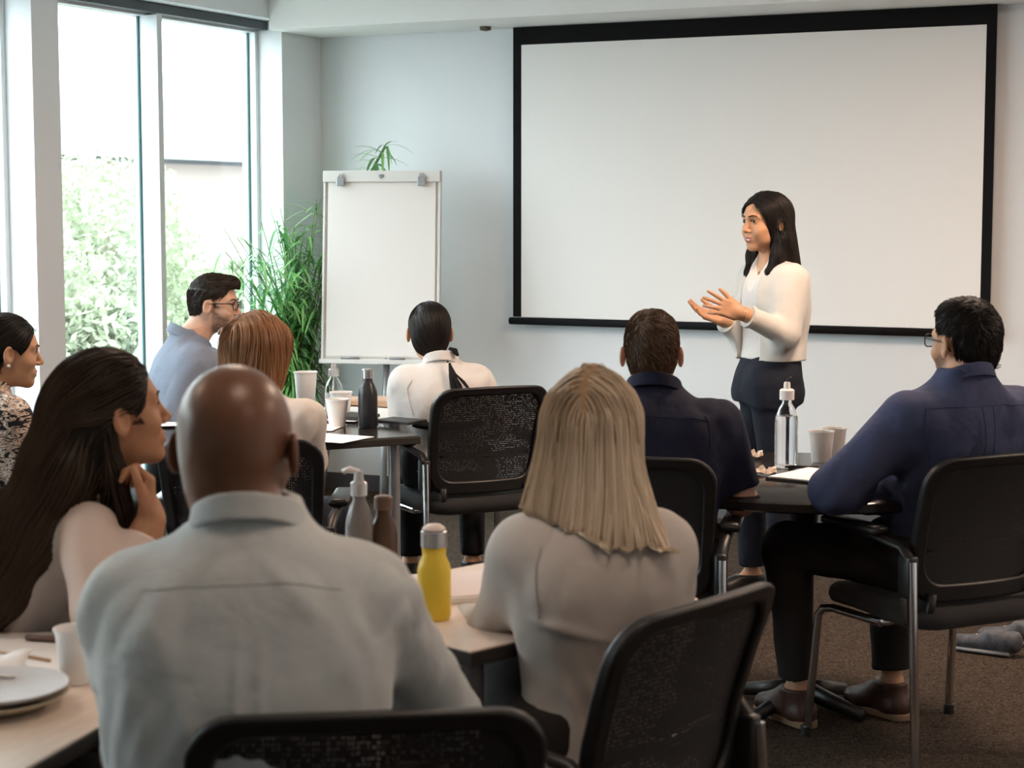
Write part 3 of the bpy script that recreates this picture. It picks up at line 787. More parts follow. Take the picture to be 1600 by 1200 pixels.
def head_field(o, A, s, female=False, face=True, ears=True, jaw=1.0, smile=0.0):
    o = _f(o); A = _f(A)
    def loc(P): return ((P - o) @ A) / s
    def f(P):
        q = loc(P)
        d = ell(q, (0, -.014, .036), (.074, .094, .084))
        d = smin(d, ell(q, (0, .022, .005), (.063, .070, .092)), .03)
        d = smin(d, ell(q, (0, .028, -.060), (.050 * jaw, .055, .046)), .035)
        d = smin(d, ell(q, (0, -.045, -.02), (.058, .050, .06)), .03)
        if face:
            ax = np.abs(q[:, 0]); m = np.stack([ax, q[:, 1], q[:, 2]], 1)
            d = smin(d, ell(m, (0, .074, -.092), (.020 * jaw, .017, .016)), .03)
            d = smin(d, ell(m, (.040, .060, -.022), (.020, .020, .018)), .025)
            d = smin(d, rc(m, (.008, .086, .030), (.044, .072, .030), .008, .008), .016)
            d = smax(d, -ell(m, (.031, .096, .012), (.016, .013, .010)), .014)
            eye = smax(np.sqrt(((m - _f([.031, .0745, .012])) ** 2).sum(1)) - .0136, -ell(m, (.031, .091, .0115), (.0135, .012, .0052)), .002)
            d = smin(d, eye, .003)
            d = smin(d, rc(q, (0, .086, .018), (0, .109, -.022), .0065, .0095), .012)
            d = smin(d, ell(m, (.0105, .098, -.027), (.0075, .009, .0065)), .006)
            d = smin(d, ell(q, (0, .083, -.058), (.026, .014, .016)), .012)
            d = smin(d, ell(q, (0, .0945, -.0525), (.020, .0055, .0042)), .004)
            d = smin(d, ell(q, (0, .0925, -.0655), (.017, .006, .0050)), .004)
            if smile:
                d = smin(d, ell(m, (.034, .068, -.036), (.020, .018, .018)), .018)
                d = smin(d, ell(m, (.036, .046, -.058), (.020, .026, .022)), .02)
                d = smax(d, -ell(np.stack([q[:, 0], q[:, 1], q[:, 2] - 7 * q[:, 0] ** 2], 1), (0, .104, -.0605), (.0185, .0135, .0042)), .002)
            d = smax(d, -rc(m, (0, .103, -.059), (.024, .090, -.057 + (.004 if female else 0)), .0022, .0012), .003)
        if ears:
            m = np.stack([np.abs(q[:, 0]), q[:, 1], q[:, 2]], 1)
            e = m - _f([.0785, -.004, -.002]); c_, s_ = math.cos(.35), math.sin(.35)
            e2 = np.stack([e[:, 0] * c_ - e[:, 1] * -s_, -e[:, 0] * s_ + e[:, 1] * c_, e[:, 2]], 1)
            ear = ell(e2, (0.004, -.004, 0), (.0075, .019, .031))
            ear = smax(ear, -ell(e2, (.0095, -.001, .004), (.006, .011, .019)), .005)
            d = smin(d, ear, .008)
        return d * s
    f.loc = loc
    return f

def hand_field(w, fwd, thumb, s=1.0, curl=(20, 25, 30, 35), spread=6, thumb_curl=15, flare=40):
    """w wrist; fwd towards the fingers; thumb = direction of the thumb side. The palm faces -n."""
    fwd = _f(fwd); fwd = fwd / np.linalg.norm(fwd); thumb = _f(thumb); thumb = thumb - fwd * float(thumb @ fwd); thumb /= np.linalg.norm(thumb)
    def make(n):
        A = np.stack([thumb, fwd, n], 1)
        segs = []
        for k, (x, L) in enumerate(((.027, .074), (.009, .082), (-.010, .076), (-.027, .060))):
            sp = math.radians((1.5 - k) * spread); c = math.radians(curl[k])
            p = np.array([x, .086 if k < 3 else .080, 0.0]); ang = 0.0
            for j, (fr, cf) in enumerate(((.46, .7), (.30, 1.1), (.24, .7))):
                ang += c * cf
                dd = np.array([math.sin(sp) * math.cos(ang), math.cos(sp) * math.cos(ang), -math.sin(ang)])
                q = p + dd * L * fr
                segs.append((p.copy(), q.copy(), (.0092, .0082, .0074)[j] * (0.88 if k == 3 else 1), (.0082, .0074, .0062)[j] * (0.88 if k == 3 else 1), j)); p = q
        fl = math.radians(flare); tc = math.radians(thumb_curl)
        p = np.array([.022, .022, -.006]); ang = fl
        for j, (L, r0, r1) in enumerate(((.040, .0150, .0115), (.032, .0112, .0095), (.026, .0098, .0072))):
            dd = np.array([math.sin(ang), math.cos(ang) * math.cos(.25), -.25]); dd /= np.linalg.norm(dd)
            q = p + dd * L; segs.append((p.copy(), q.copy(), r0, r1, j)); p = q; ang -= tc
        def f(P):
            q = ((P - _f(w)) @ A) / s
            d = rbox(q, (0.0, .050, 0), (.038, .042, .0125), .0115)
            d = smin(d, ell(q, (.020, .034, -.008), (.018, .028, .013)), .012)
            d = smin(d, rc(q, (0, -.03, 0), (0, .02, 0), .0255, .024), .02)
            dfg = None
            for (a, b, ra, rb, j) in segs:
                t = rc(q, a, b, ra, rb)
                dfg = t if dfg is None else smin(dfg, t, .0022)
            return smin(d, dfg, .008) * s
        return f
    return make

def nrm(v): v = np.asarray(v, float); return v / np.linalg.norm(v)

class Person:
    def __init__(s, label, head, neck, heading, hy=0, hp=0, hr=0, hs=1.0, female=False, aw=1.0, bw=1.0, sh=None, pelvis=None, seat_z=.475,
                 arms=None, legs=None, skin=None, face=True, jaw=1.0, base=None, standing=False, limb=1.0, neck_r=None, hands=None, shdrop=(0, 0), shfwd=0.0, name='person', category='person', smile=0.0, nback=.032):
        s.label = label; s.female = female; s.hs = hs; s.skin = skin; s.limb = limb
        s.H = _f(head); s.N = _f(neck); s.A = frame_axes(heading); s.r, s.f = s.A[:, 0], s.A[:, 1]
        s.N = s.N - s.f * nback
        s.HA = frame_axes(hy, hp, hr); s.head = head_field(s.H, s.HA, hs, female, face, True, jaw, smile)
        T = TORSO_F if female else TORSO_M
        s.P = _f(pelvis) if pelvis is not None else _f([s.N[0] - s.f[0] * .12, s.N[1] - s.f[1] * .12, seat_z + .085])
        L = float(s.N[2] - s.P[2]); k = (L + .05) / .60
        s.k = k
        s.zt = [z * k for z in T['z']]; s.at = [a * aw for a in T['a']]; s.bt = [b * bw for b in T['b']]
        sw = sh if sh is not None else (.150 if female else .180)
        s.S = [s.N + s.r * (sg * sw) + _f([0, 0, -(.104 if female else .116) * k - shdrop[i]]) + s.f * shfwd for i, sg in enumerate((-1, 1))]
        s.arms = arms; s.neck_r = neck_r or (.046 if female else .057)
        rr = (.045, .039, .036, .026) if female else (.054, .046, .042, .031)
        s.ar = [x * limb for x in rr]
        s.hands = hands or [None, None]
        if legs is None:
            hips = [s.P + s.r * (sg * .088) for sg in (-1, 1)]
            kn = [s.P + s.r * (sg * .13) + s.f * .42 + _f([0, 0, -.01]) for sg in (-1, 1)]
            an = [_f([k_[0] + s.f[0] * -.02, k_[1] + s.f[1] * -.02, .10]) for k_ in kn]
            ft = [s.f, s.f]
        else: hips, kn, an, ft = legs
        s.hips, s.kn, s.an, s.ft = [[_f(v) for v in L_] for L_ in (hips, kn, an, ft)]
        s.lr = (.082, .058, .054, .038) if not female else (.078, .054, .050, .034)
        s.base = np.array([s.P[0], s.P[1], 0.0])
        s.root = empty(name, s.base, 0, label, category)
        s.tabs = {}
    # ---- fields
    def torso(s, off=0.0, dz=0.0):
        key = (round(off, 4), dz)
        if key not in s.tabs:
            zk = [z + (off * .8 + dz if z > -.3 else -off) for z in s.zt]
            s.tabs[key] = (smooth_table(zk, [a + off for a in s.at]), smooth_table(zk, [b + off for b in s.bt]))
        (gz, ga), (_, gb) = s.tabs[key]
        zt, zb = float(gz[-1]), float(gz[0])
        Lz = float(s.N[2] - s.P[2])
        def f(P):
            z = P[:, 2] - s.N[2]
            t = np.clip(-z / Lz, -0.2, 1.15)
            q = P - s.N - (s.P - s.N)[None] * t[:, None]
            u = q @ s.r; v = q @ s.f + .016 * np.sin(np.clip(t, 0, 1) * math.pi) 
            a = np.interp(z, gz, ga); b = np.interp(z, gz, gb)
            m = (np.abs(u / a) ** 2.35 + np.abs(v / b) ** 2.35) ** (1 / 2.35)
            d = (m - 1) * np.minimum(a, b)
            d = np.where(m > 1, d * 0.75, d)
            return np.maximum(d, np.maximum(z - zt, zb - z)).astype(np.float32)
        return f
    def arm(s, i, off=0.0, cuff=None, k=.02):
        S, (E, Wr) = s.S[i], s.arms[i]
        E, Wr = _f(E), _f(Wr); r = s.ar
        def f(P):
            d = rc(P, S, E, r[0] + off, r[1] + off)
            if cuff is not None and cuff < 0:
                n = (E - S) / np.linalg.norm(E - S); return np.maximum(d, (P - (S + (E - S) * -cuff)) @ n)
            c = 1.0 if cuff is None else cuff
            if cuff is not None and cuff < 1e-3:      # short sleeve
                return d
            e2 = E + (Wr - E) * c; rw = r[2] + (r[3] - r[2]) * c
            d2 = rc(P, E, e2, r[2] + off, rw + off * (0.8 if cuff else 1))
            if cuff is not None:
                n = (Wr - E) / np.linalg.norm(Wr - E)
                d2 = np.maximum(d2, (P - e2) @ n)
            return smin(d, d2, k)
        return f
    def leg(s, i, off=0.0, cut=None):
        h, k, a = s.hips[i], s.kn[i], s.an[i]; r = s.lr
        def f(P):
            d = rc(P, h, k, r[0] + off, r[1] + off)
            d2 = rc(P, k, a, r[2] + off, r[3] + off * 1.4)
            if cut is not None:
                n = (a - k) / np.linalg.norm(a - k); d2 = np.maximum(d2, (P - (a - n * cut)) @ n)
            return smin(d, d2, .03)
        return f
    def neckf(s, off=0.0):
        top = s.H + s.HA @ _f([0, -.028, -.055]) * s.hs
        def f(P): return rc(P, s.N + _f([0, 0, -.03]), top, s.neck_r * 1.08 + off, s.neck_r * .96 + off)
        return f
    def foot(s, i, off=0.0):
        a, fd = s.an[i], s.ft[i]
        g = _f([a[0], a[1], 0.0])
        def f(P):
            d = rc(P, a, g + fd * -.01 + _f([0, 0, .045]), .036 + off, .034 + off)
            d = smin(d, rc(P, g + fd * -.03 + _f([0, 0, .036 + off]), g + fd * .15 + _f([0, 0, .030 + off]), .030 + off, .026 + off), .03)
            d = smin(d, rc(P, a + _f([0, 0, -.01]), g + fd * .10 + _f([0, 0, .045]), .034 + off, .030 + off), .03)
            return d
        return f
    # ---- the body: one continuous surface
    def body(s, fine=.0035, hand_fine=.0026, coarse=.011, head_box=None, slots=None, beard=False):
        T = s.torso(-.010, -.004); NK = s.neckf(); AR = [s.arm(i, 0.0) for i in (0, 1)] if s.arms else []
        LG = [s.leg(i, -.008) for i in (0, 1)]; FT = [s.foot(i, -.004) for i in (0, 1)]
        HD = s.head; H = s.H; hr = .17 * s.hs
        hands = []
        for i in (0, 1):
            h = s.hands[i]
            if h is None: continue
            Wr = _f(s.arms[i][1]); mk = hand_field(Wr, h['fwd'], h['thumb'], h.get('s', .95 if not s.female else .86), h.get('curl', (25, 30, 35, 40)), h.get('spread', 5), h.get('tc', 15), h.get('flare', 40))
            n = np.cross(nrm(h['thumb']), nrm(h['fwd'])); n = n if i == 0 else -n     # back of the hand
            hands.append((Wr, mk(_f(nrm(n) * h.get('flip', 1)))))
        def f(P):
            d = T(P); d = smin(d, NK(P), .035)
            for a in AR: d = smin(d, a(P), .03)
            for a in LG: d = smin(d, a(P), .04)
            for a in FT: d = smin(d, a(P), .01)
            m = ((P - H) ** 2).sum(1) < hr * hr * 2.2
            if m.any():
                d = d.copy(); d[m] = smin(d[m], HD(P[m]), .022)
            for (w, hf) in hands:
                m = ((P - w) ** 2).sum(1) < .30 ** 2
                if m.any(): d[m] = smin(d[m], hf(P[m]), .010)
            return d
        s.bodyf = f
        pts = [s.H, s.N, s.P, *s.S, *s.hips, *s.kn, *s.an] + ([_f(x) for a in s.arms for x in a] if s.arms else [])
        pts = np.array(pts); lo = pts.min(0) - .24; hi = pts.max(0) + .24; lo[2] = -.02
        hb = head_box or ((.12, .14, -.19), (.12, .14, .14))
        boxes = [(H + _f([-.13, -.14, -.19]) * s.hs, H + _f([.13, .14, .14]) * s.hs, fine)]
        hboxes = [(w - .03 + 0 * w, w) for (w, _) in hands]
        for (w, hf), i in zip(hands, [i for i in (0, 1) if s.hands[i]]):
            c = w + _f(nrm(s.hands[i]['fwd'])) * .08
            boxes.append((c - .125, c + .125, hand_fine))
        # merge boxes that touch
        merged = []
        for b in boxes:
            lo_, hi_, h_ = b
            again = True
            while again:
                again = False
                for m in merged:
                    if np.all(lo_ < m[1]) and np.all(m[0] < hi_):
                        lo_ = np.minimum(lo_, m[0]); hi_ = np.maximum(hi_, m[1]); h_ = min(h_, m[2]); merged.remove(m); again = True; break
            merged.append((lo_, hi_, h_))
        me, V, Q = iso_mesh('body', f, lo, hi, coarse, s.base, merged)
        o = link_mesh('body', me, s.skin if isinstance(s.skin, (list, tuple)) else [s.skin], s.root)
        if isinstance(s.skin, (list, tuple)) and len(s.skin) > 1:
            c = V[Q].mean(1); q = s.head.loc(c.astype(np.float32)); idx = np.zeros(len(Q), np.int32)
            if slots: idx = slots(q, idx)
            me.polygons.foreach_set('material_index', idx)
        if beard:
            q = s.head.loc(V); ax = np.abs(q[:, 0])
            zz = np.interp(q[:, 1], [-.01, .01, .05, .07, .085, .10], [.0, -.01, -.036, -.046, -.050, -.044])
            w = np.clip((zz - q[:, 2]) / .012 + .5, 0, 1) * np.clip((q[:, 1] - .002) / .014, 0, 1) * np.clip((q[:, 2] + .135) / .03, 0, 1)
            w *= .75 + .25 * vnoise(q.astype(np.float32), (220, 220, 220))
            at = me.attributes.new('beard', 'FLOAT', 'POINT'); at.data.foreach_set('value', w.astype(np.float32))
        s.body_o = o
        return o
    def lipslots(s, stubble=False):
        def fn(q, idx):
            lip = ((q[:, 0] / .024) ** 2 + ((q[:, 2] + .0590) / .0105) ** 2 < 1) & (q[:, 1] > .084)
            idx[lip] = 1
            if stubble:
                zz = np.interp(np.abs(q[:, 0]), [0, .02, .035, .05, .07], [-.040, -.042, -.050, -.040, -.012])
                pass
            return idx
        return fn
    def part(s, name, f, lo, hi, h, m, fine=()):
        me, V, Q = iso_mesh(name, f, lo, hi, h, s.base, fine)
        return link_mesh(name, me, m, s.root), V
    # ---- clothes
    def shirt(s, m, off=.012, cuff=(1.0, 1.0), h=.007, wr=.0035, neck_open=.006, bottom=None, extra=None, name='shirt', cut=None, sleeve_off=None, top_drop=0.010, flare=0.0):
        so = sleeve_off if sleeve_off is not None else off
        T = s.torso(off, -top_drop); AR = [s.arm(i, so, cuff[i]) for i in (0, 1)]; NK = s.neckf(neck_open)
        zb = bottom if bottom is not None else s.P[2] - .03
        seed = float(abs(s.N[0] * 13.7 + s.N[1] * 5.1)) % 7
        def f(P):
            d = T(P)
            for a in AR: d = smin(d, a(P), .055)
            if wr:
                q = P + seed
                q2 = q + np.stack([q[:, 2] * .35, 0 * q[:, 2], 0 * q[:, 2]], 1); q3 = q - np.stack([q[:, 2] * .5, 0 * q[:, 2], 0 * q[:, 2]], 1)
                d = d + wr * (.8 * vnoise(q2, (13, 11, 4.5)) + .7 * (1 - 2 * np.abs(vnoise(q3 + 3, (17, 13, 6)))) + .25 * vnoise(q2, (34, 30, 12))).astype(np.float32)
            if extra: d = extra(P, d)
            d = smax(d, -NK(P), .006)
            d = np.maximum(d, zb - P[:, 2])
            if cut: d = cut(P, d)
            return d
        s.shirtf = f
        pts = np.array([s.N, s.P, *s.S] + [_f(x) for a in s.arms for x in a])
        lo = pts.min(0) - .22; hi = pts.max(0) + .20; lo[2] = max(lo[2], zb - .02)
        return s.part(name, f, lo, hi, h, m)[0]
    def collar(s, m, rx=None, h=.0028, height=.038, tilt=.36, open_front=True, flare=.010, name='collar', zc=.0, stand=0.0):
        rx = (rx or s.neck_r + .014) + .002
        N = s.N + _f([0, 0, -.012 + zc])
        N = N - s.f * .006; ax = s.A @ _f([0, .12, 1.0]); ax /= np.linalg.norm(ax)
        def f(P):
            q = P - N; z = q @ ax; q = q - z[:, None] * ax
            u = q @ s.r; v = q @ s.f - .004
            rr = np.sqrt(u * u + v * v)
            z2 = z + tilt * (v + .03)
            R_ = rx + flare * np.clip((height - z2) / height, -0.3, 1.5)
            d = np.abs(rr - R_) - .0030
            d = np.maximum(d, np.maximum(z2 - height, -z2 - .002))
            if open_front:
                w = np.abs(u) - np.clip((v - .02) * .9, 0, 1) * (0.25 + 0.9 * np.clip(z2 / height, 0, 1)) ; d = np.maximum(d, np.where(v > .0, -(w), -1))
            return d.astype(np.float32)
        return s.part(name, f, N - .13, N + .13, h, m)[0]
    def trousers(s, m, off=.012, cut=.02, h=.010, top=None, wr=.003, name='trousers', tuck=.022):
        LG = [s.leg(i, off, cut) for i in (0, 1)]; T = s.torso(tuck); zt = top if top is not None else s.P[2] + .07
        def f(P):
            d = np.maximum(T(P), P[:, 2] - zt)
            for a in LG: d = smin(d, a(P), .04)
            d = d + wr * (vnoise(P, (12, 12, 12)) + .5 * vnoise(P, (26, 26, 26)))
            return np.maximum(d, .002 - P[:, 2])
        pts = np.array([*s.hips, *s.kn, *s.an, s.P]); lo = pts.min(0) - .2; hi = pts.max(0) + .2
        lo[2] = max(0.0, lo[2]); hi[2] = zt + .03
        return s.part(name, f, lo, hi, h, m)[0]
    def shoes(s, m, m_sole, h=.006, which=(0, 1), laces=None):
        for i in which:
            a, fd = s.an[i], s.ft[i]; g = _f([a[0], a[1], 0.0]); sd = np.cross(fd, _f([0, 0, 1]))
            F = s.foot(i, .006)
            def f(P, a=a, g=g): return np.maximum(np.maximum(F(P), P[:, 2] - (a[2] - .005)), .016 - P[:, 2])
            o, _ = s.part('shoe', f, g + _f([-.22, -.22, -.01]), g + _f([.22, .22, a[2] + .02]), h, m)
            def fs(P, g=g, fd=fd):
                return np.maximum(np.maximum(rc(P * _f([1, 1, 0]), g + fd * -.032, g + fd * .152, .039, .035), P[:, 2] - .024), .002 - P[:, 2])
            me, _, _ = iso_mesh('sole', fs, g + _f([-.22, -.22, -.01]), g + _f([.22, .22, .04]), h, s.base)
            so = link_mesh('sole', me, m_sole); so.parent = o
            if laces:
                for k in range(4):
                    c = g + fd * (.045 + .022 * k); z = .098 - .012 * k
                    mb = MB().tube([tuple(c - sd * .024 + _f([0, 0, z - .012]) - s.base), tuple(c + fd * .006 + _f([0, 0, z]) - s.base), tuple(c + sd * .024 + _f([0, 0, z - .012]) - s.base)], .0028, 6)
                    lo = mb.build('lace', laces, o, smooth=True)
    def seam(s, pts, m, r=.0012, f=None, name='seam', parent=None, closed=False):
        f = f or s.shirtf
        P = []
        for a, b in zip(pts[:-1], pts[1:]):
            for k in range(8): P.append(_f(a) + (_f(b) - _f(a)) * k / 8)
        P = np.array(P + [_f(pts[-1])], np.float32)
        for _ in range(5):
            g = grad(f, P, .003); P = P - g * (f(P) - r * .3)[:, None] * .8
        return MB().tube([tuple(p - s.base) for p in P], r, 5).build(name, m, parent or s.root, smooth=True)
    def bp(s, x, z, back=True, y=None):
        """a point in body terms near the surface of the back: x to the right, z below the collar"""
        t = np.clip(-z / float(s.N[2] - s.P[2]), 0, 1.1)
        c = s.N + (s.P - s.N) * t; c = _f([c[0], c[1], s.N[2] + z])
        return c + s.r * x + s.f * ((-.13 if back else .13) if y is None else y)
    # ---- hair
    def hair(s, f, m, lo, hi, h=.004, n=1500, seg=10, step=.012, r=.0011, dirfn=None, wob=.3, lift=(0.0, .003), seed=1, root=None, tone=None, name='hair', m_strand=None, nm_strand='strands', inert=.6):
        """f in head-local metres (already scaled)"""
        H, A, hs = s.H, s.HA, s.hs
        def fw(P): return f(((P - H) @ A) / hs) * hs
        c = [H + A @ (_f([x, y, z]) * hs) for x in (lo[0], hi[0]) for y in (lo[1], hi[1]) for z in (lo[2], hi[2])]
        o, V = s.part(name, fw, np.min(c, 0), np.max(c, 0), h, m)
        if n:
            rng = np.random.default_rng(seed)
            q = ((V - H) @ A) / hs
            ok = np.ones(len(V), bool) if root is None else root(q)
            idx = np.flatnonzero(ok); idx = rng.choice(idx, size=min(n, len(idx)), replace=len(idx) < n)
            def dw(P, i):
                return (dirfn(((P - H) @ A) / hs, i).astype(np.float32)) @ A.T
            S = grow(fw, V[idx], dw, seg, step * hs, lift[0], lift[1], wob, seed, inert)
            me = strand_mesh(nm_strand, S, r, s.base, seed=seed, tone_fn=tone)
            so = link_mesh(nm_strand, me, m_strand or m); so.parent = o; so['kind'] = 'stuff'
        return o
    def eyes(s, iris=(.06, .03, .015), h=12):
        white = EYE_WHITE
        for sg in (-1, 1):
            c = s.H + s.HA @ _f([sg * .031, .0745, .012]) * s.hs
            mb = MB(); bmesh.ops.create_uvsphere(mb.bm, u_segments=24, v_segments=16, radius=.0125 * s.hs)
            e = mb.build('eye', white, s.root, smooth=True); e.location = Vector(c - s.base)
            look = Vector(s.HA @ _f([0, 1, 0])); e.rotation_euler = look.to_track_quat('Z', 'Y').to_euler()
            mb = MB(); mb.lathe([(0, .0132 * s.hs), (.0035 * s.hs, .0129 * s.hs), (.0062 * s.hs, .0114 * s.hs), (.0062 * s.hs, .0100 * s.hs)], 20)
            mb.build('iris', EYE_IRIS, e, smooth=True)
            mb = MB(); mb.lathe([(0, .01335 * s.hs), (.0026 * s.hs, .0132 * s.hs), (.0026 * s.hs, .0120 * s.hs)], 16)
            mb.build('pupil', EYE_PUPIL, e, smooth=True)
    def headtube(s, pts, r, m, name, mirror=True, proj=True, flat=1.0, lift=.0, label=None):
        for sg in ((-1, 1) if mirror else (1,)):
            P = np.array([s.H + s.HA @ (_f([p[0] * sg, p[1], p[2]]) * s.hs) for p in pts], np.float32)
            if proj:
                for _ in range(3):
                    g = grad(s.head, P, .002); P = P - g * (s.head(P) - lift)[:, None]
            rr = r if isinstance(r, (list, tuple)) else [r] * len(pts)
            o = MB().tube([tuple(p - s.base) for p in P], list(rr), 8, flat=flat).build(name, m, s.root, smooth=True)
            if label: o['label'] = label
    def brows(s, m, r=.0026):
        s.headtube([(.012, .1, .031), (.022, .1, .036), (.034, .095, .038), (.045, .085, .034), (.050, .08, .030)], [r * .8, r * 1.1, r, r * .8, r * .3], m, 'eyebrow', flat=.6, lift=.0008)
        s.headtube([(.0165, .092, .0115), (.022, .094, .0165), (.031, .094, .0185), (.040, .090, .0165), (.046, .084, .0120)], [.0009, .0013, .0014, .0014, .0009], HAIR_LASH, 'eyelashes', lift=.0004)
EYE_WHITE = mat('eye_white', (.55, .50, .47), rough=.25)
HAIR_LASH = mat('eyelash', (.01, .008, .007), rough=.6)
EYE_IRIS = mat('eye_iris', (.05, .025, .012), rough=.15)
EYE_PUPIL = mat('eye_pupil', (.004, .004, .004), rough=.1)
def skin_mat(name, c, rough=.5, beard=None):
    m = mat(name, c, rough=rough, sss=.10, noise=.06, nscale=30, bump=.06, bscale=260, spec=.4)
    if beard:
        nt = m.node_tree; b = nt.nodes['Principled BSDF']; src = b.inputs['Base Color'].links[0].from_socket
        a = nt.nodes.new('ShaderNodeAttribute'); a.attribute_name = 'beard'; x = nt.nodes.new('ShaderNodeMix'); x.data_type = 'RGBA'
        x.inputs[7].default_value = (*beard, 1); nt.links.new(a.outputs['Fac'], x.inputs[0]); nt.links.new(src, x.inputs[6]); nt.links.new(x.outputs[2], b.inputs['Base Color'])
    return m
def cap_line(ys, zs):
    ys = np.array(ys); zs = np.array(zs)
    return lambda y: np.interp(y, ys, zs).astype(np.float32)
def short_hair(th=.010, top=.0, nape=-.075, quiff=0.0, fore=.082, recess=0.0):
    L = cap_line([-.13, -.075, -.050, -.030, -.026, .012, .018, .034, .040, .056, .075, .10], [nape, nape, nape + .01, -.035, .026, .034, -.005, -.008, .025, .045, fore, fore])
    def f(q):
        d = ell(q, (0, -.014, .038), (.074 + th * .45, .094 + th * .8, .084 + th))
        d = smin(d, ell(q, (0, -.046, -.020), (.058 + th * .25, .050 + th * .5, .064 + th * .4)), .03)
        if top: d = smin(d, ell(q, (0, .015, .085), (.058, .078, .035 + top)), .03)
        if quiff: d = smin(d, ell(q, (0.0, .070, .100), (.050, .030, .018 + quiff)), .025)
        sd = np.abs(q[:, 0]) * recess
        z = L(q[:, 1]) + sd
        d = smax(d, z - q[:, 2], .006)
        return d + .0016 * vnoise(q, (80, 50, 50)) + .001 * vnoise(q, (200, 120, 120))
    return f
def dir_short(q, i):
    return np.stack([q[:, 0] * 5 + .15, (q[:, 1] + .03) * 4, -0.55 - 4 * np.clip(.06 - q[:, 2], 0, .2)], 1)
# ---- materials of the people
SK_BALD = [skin_mat('skin_deep_brown', (.150, .070, .040), .34)]
SK_FAIR = skin_mat('skin_fair', (.62, .37, .27))
SK_BEARD = skin_mat('skin_fair_bearded', (.60, .36, .26), .5, (.13, .075, .05))
SK_TANB = skin_mat('skin_tan_stubble', (.50, .27, .16), .5, (.16, .09, .06))
SK_TAN = skin_mat('skin_tan', (.50, .27, .16))
SK_WARM = skin_mat('skin_warm', (.55, .29, .165))
SK_OLIVE = skin_mat('skin_olive', (.44, .22, .125))
LIP_ROSE = mat('lips_rose', (.40, .135, .11), rough=.35, spec=.5)
LIP_DUSK = mat('lips_dusk', (.36, .13, .10), rough=.4)
LIP_NAT = mat('lips_natural', (.45, .20, .15), rough=.45)
STUBBLE = mat('stubble_dark', (.33, .195, .135), rough=.8, noise=.5, nscale=300)
HAIR_BLACK = mat('hair_black_base', (.006, .005, .004), rough=.6, spec=.2); HS_BLACK = strand_mat('hair_black', (.006, .005, .005), (.022, .017, .015), .36)
HAIR_DKBR = mat('hair_dark_brown_base', (.016, .010, .007), rough=.5); HS_DKBR = strand_mat('hair_dark_brown', (.012, .008, .006), (.045, .028, .019), .42)
HAIR_BR = mat('hair_brown_base', (.050, .026, .014), rough=.5); HS_BR = strand_mat('hair_brown', (.035, .018, .010), (.13, .070, .038), .45)
HAIR_AUB = mat('hair_auburn_base', (.14, .058, .022), rough=.5); HS_AUB = strand_mat('hair_auburn', (.11, .043, .016), (.38, .19, .09), .42)
HAIR_BLO = mat('hair_blonde_base', (.26, .165, .085), rough=.55); HS_BLO = strand_mat('hair_blonde', (.17, .105, .058), (.76, .64, .49), .42)
C_SAGE = weave_mat('cotton_pale_sage', (.50, .53, .53), (.42, .45, .46), 330, wr=.45, wscale=8)
C_TAUPE = weave_mat('jersey_taupe', (.50, .455, .425), (.44, .40, .37), 500, rough=.8, wr=.25, wscale=6)
C_NAVY = weave_mat('cotton_navy', (.012, .014, .034), (.008, .010, .024), 420, wr=.5, wscale=10)
C_BLUE = weave_mat('cotton_blue', (.060, .072, .140), (.042, .051, .104), 420, wr=.5, wscale=10)
C_WHITE = weave_mat('cotton_white', (.72, .70, .69), (.64, .62, .61), 400, wr=.45, wscale=10)
C_CREAM = weave_mat('knit_cream', (.70, .65, .61), (.62, .57, .53), 260, wr=.3, wscale=8)
C_IVORY = weave_mat('knit_ivory', (.66, .63, .59), (.58, .55, .51), 300, wr=.3, wscale=9)
C_GREYBLUE = weave_mat('cotton_grey_blue', (.22, .25, .32), (.17, .20, .26), 400, wr=.45, wscale=10)
C_BEIGE = weave_mat('knit_grey_beige', (.52, .47, .44), (.44, .40, .37), 300, wr=.4, wscale=8)
C_DENIM = weave_mat('denim_dark', (.010, .012, .020), (.016, .019, .030), 350, wr=.35, wscale=10)
C_CHAR = weave_mat('trouser_charcoal', (.020, .018, .018), (.028, .025, .025), 350, wr=.4, wscale=10)
C_BLACK = weave_mat('cloth_black', (.010, .010, .011), (.014, .014, .015), 350, wr=.4, wscale=10)
LEATHER = mat('shoe_brown_leather', (.050, .022, .017), rough=.45, bump=.2, bscale=120); SOLE_TAN = mat('sole_tan', (.20, .13, .08), rough=.7)
LEATHER_BK = mat('shoe_black_leather', (.012, .011, .011), rough=.4); SOLE_BK = mat('sole_black', (.015, .015, .015), rough=.7)
SEAM_SAGE = mat('seam_sage', (.42, .45, .46), rough=.9); SEAM_NAVY = mat('seam_navy', (.008, .010, .026), rough=.9); SEAM_BLUE = mat('seam_blue', (.030, .045, .12), rough=.9)
SEAM_TAUPE = mat('seam_taupe', (.36, .33, .31), rough=.9); SEAM_WHITE = mat('seam_white', (.60, .58, .56), rough=.9)
FRAME_BLACK = mat('spectacle_frame', (.012, .012, .014), rough=.25)
GOLD = mat('gold', (.8, .55, .25), rough=.25, metal=1)
PEARL = mat('pearl', (.85, .82, .78), rough=.15)

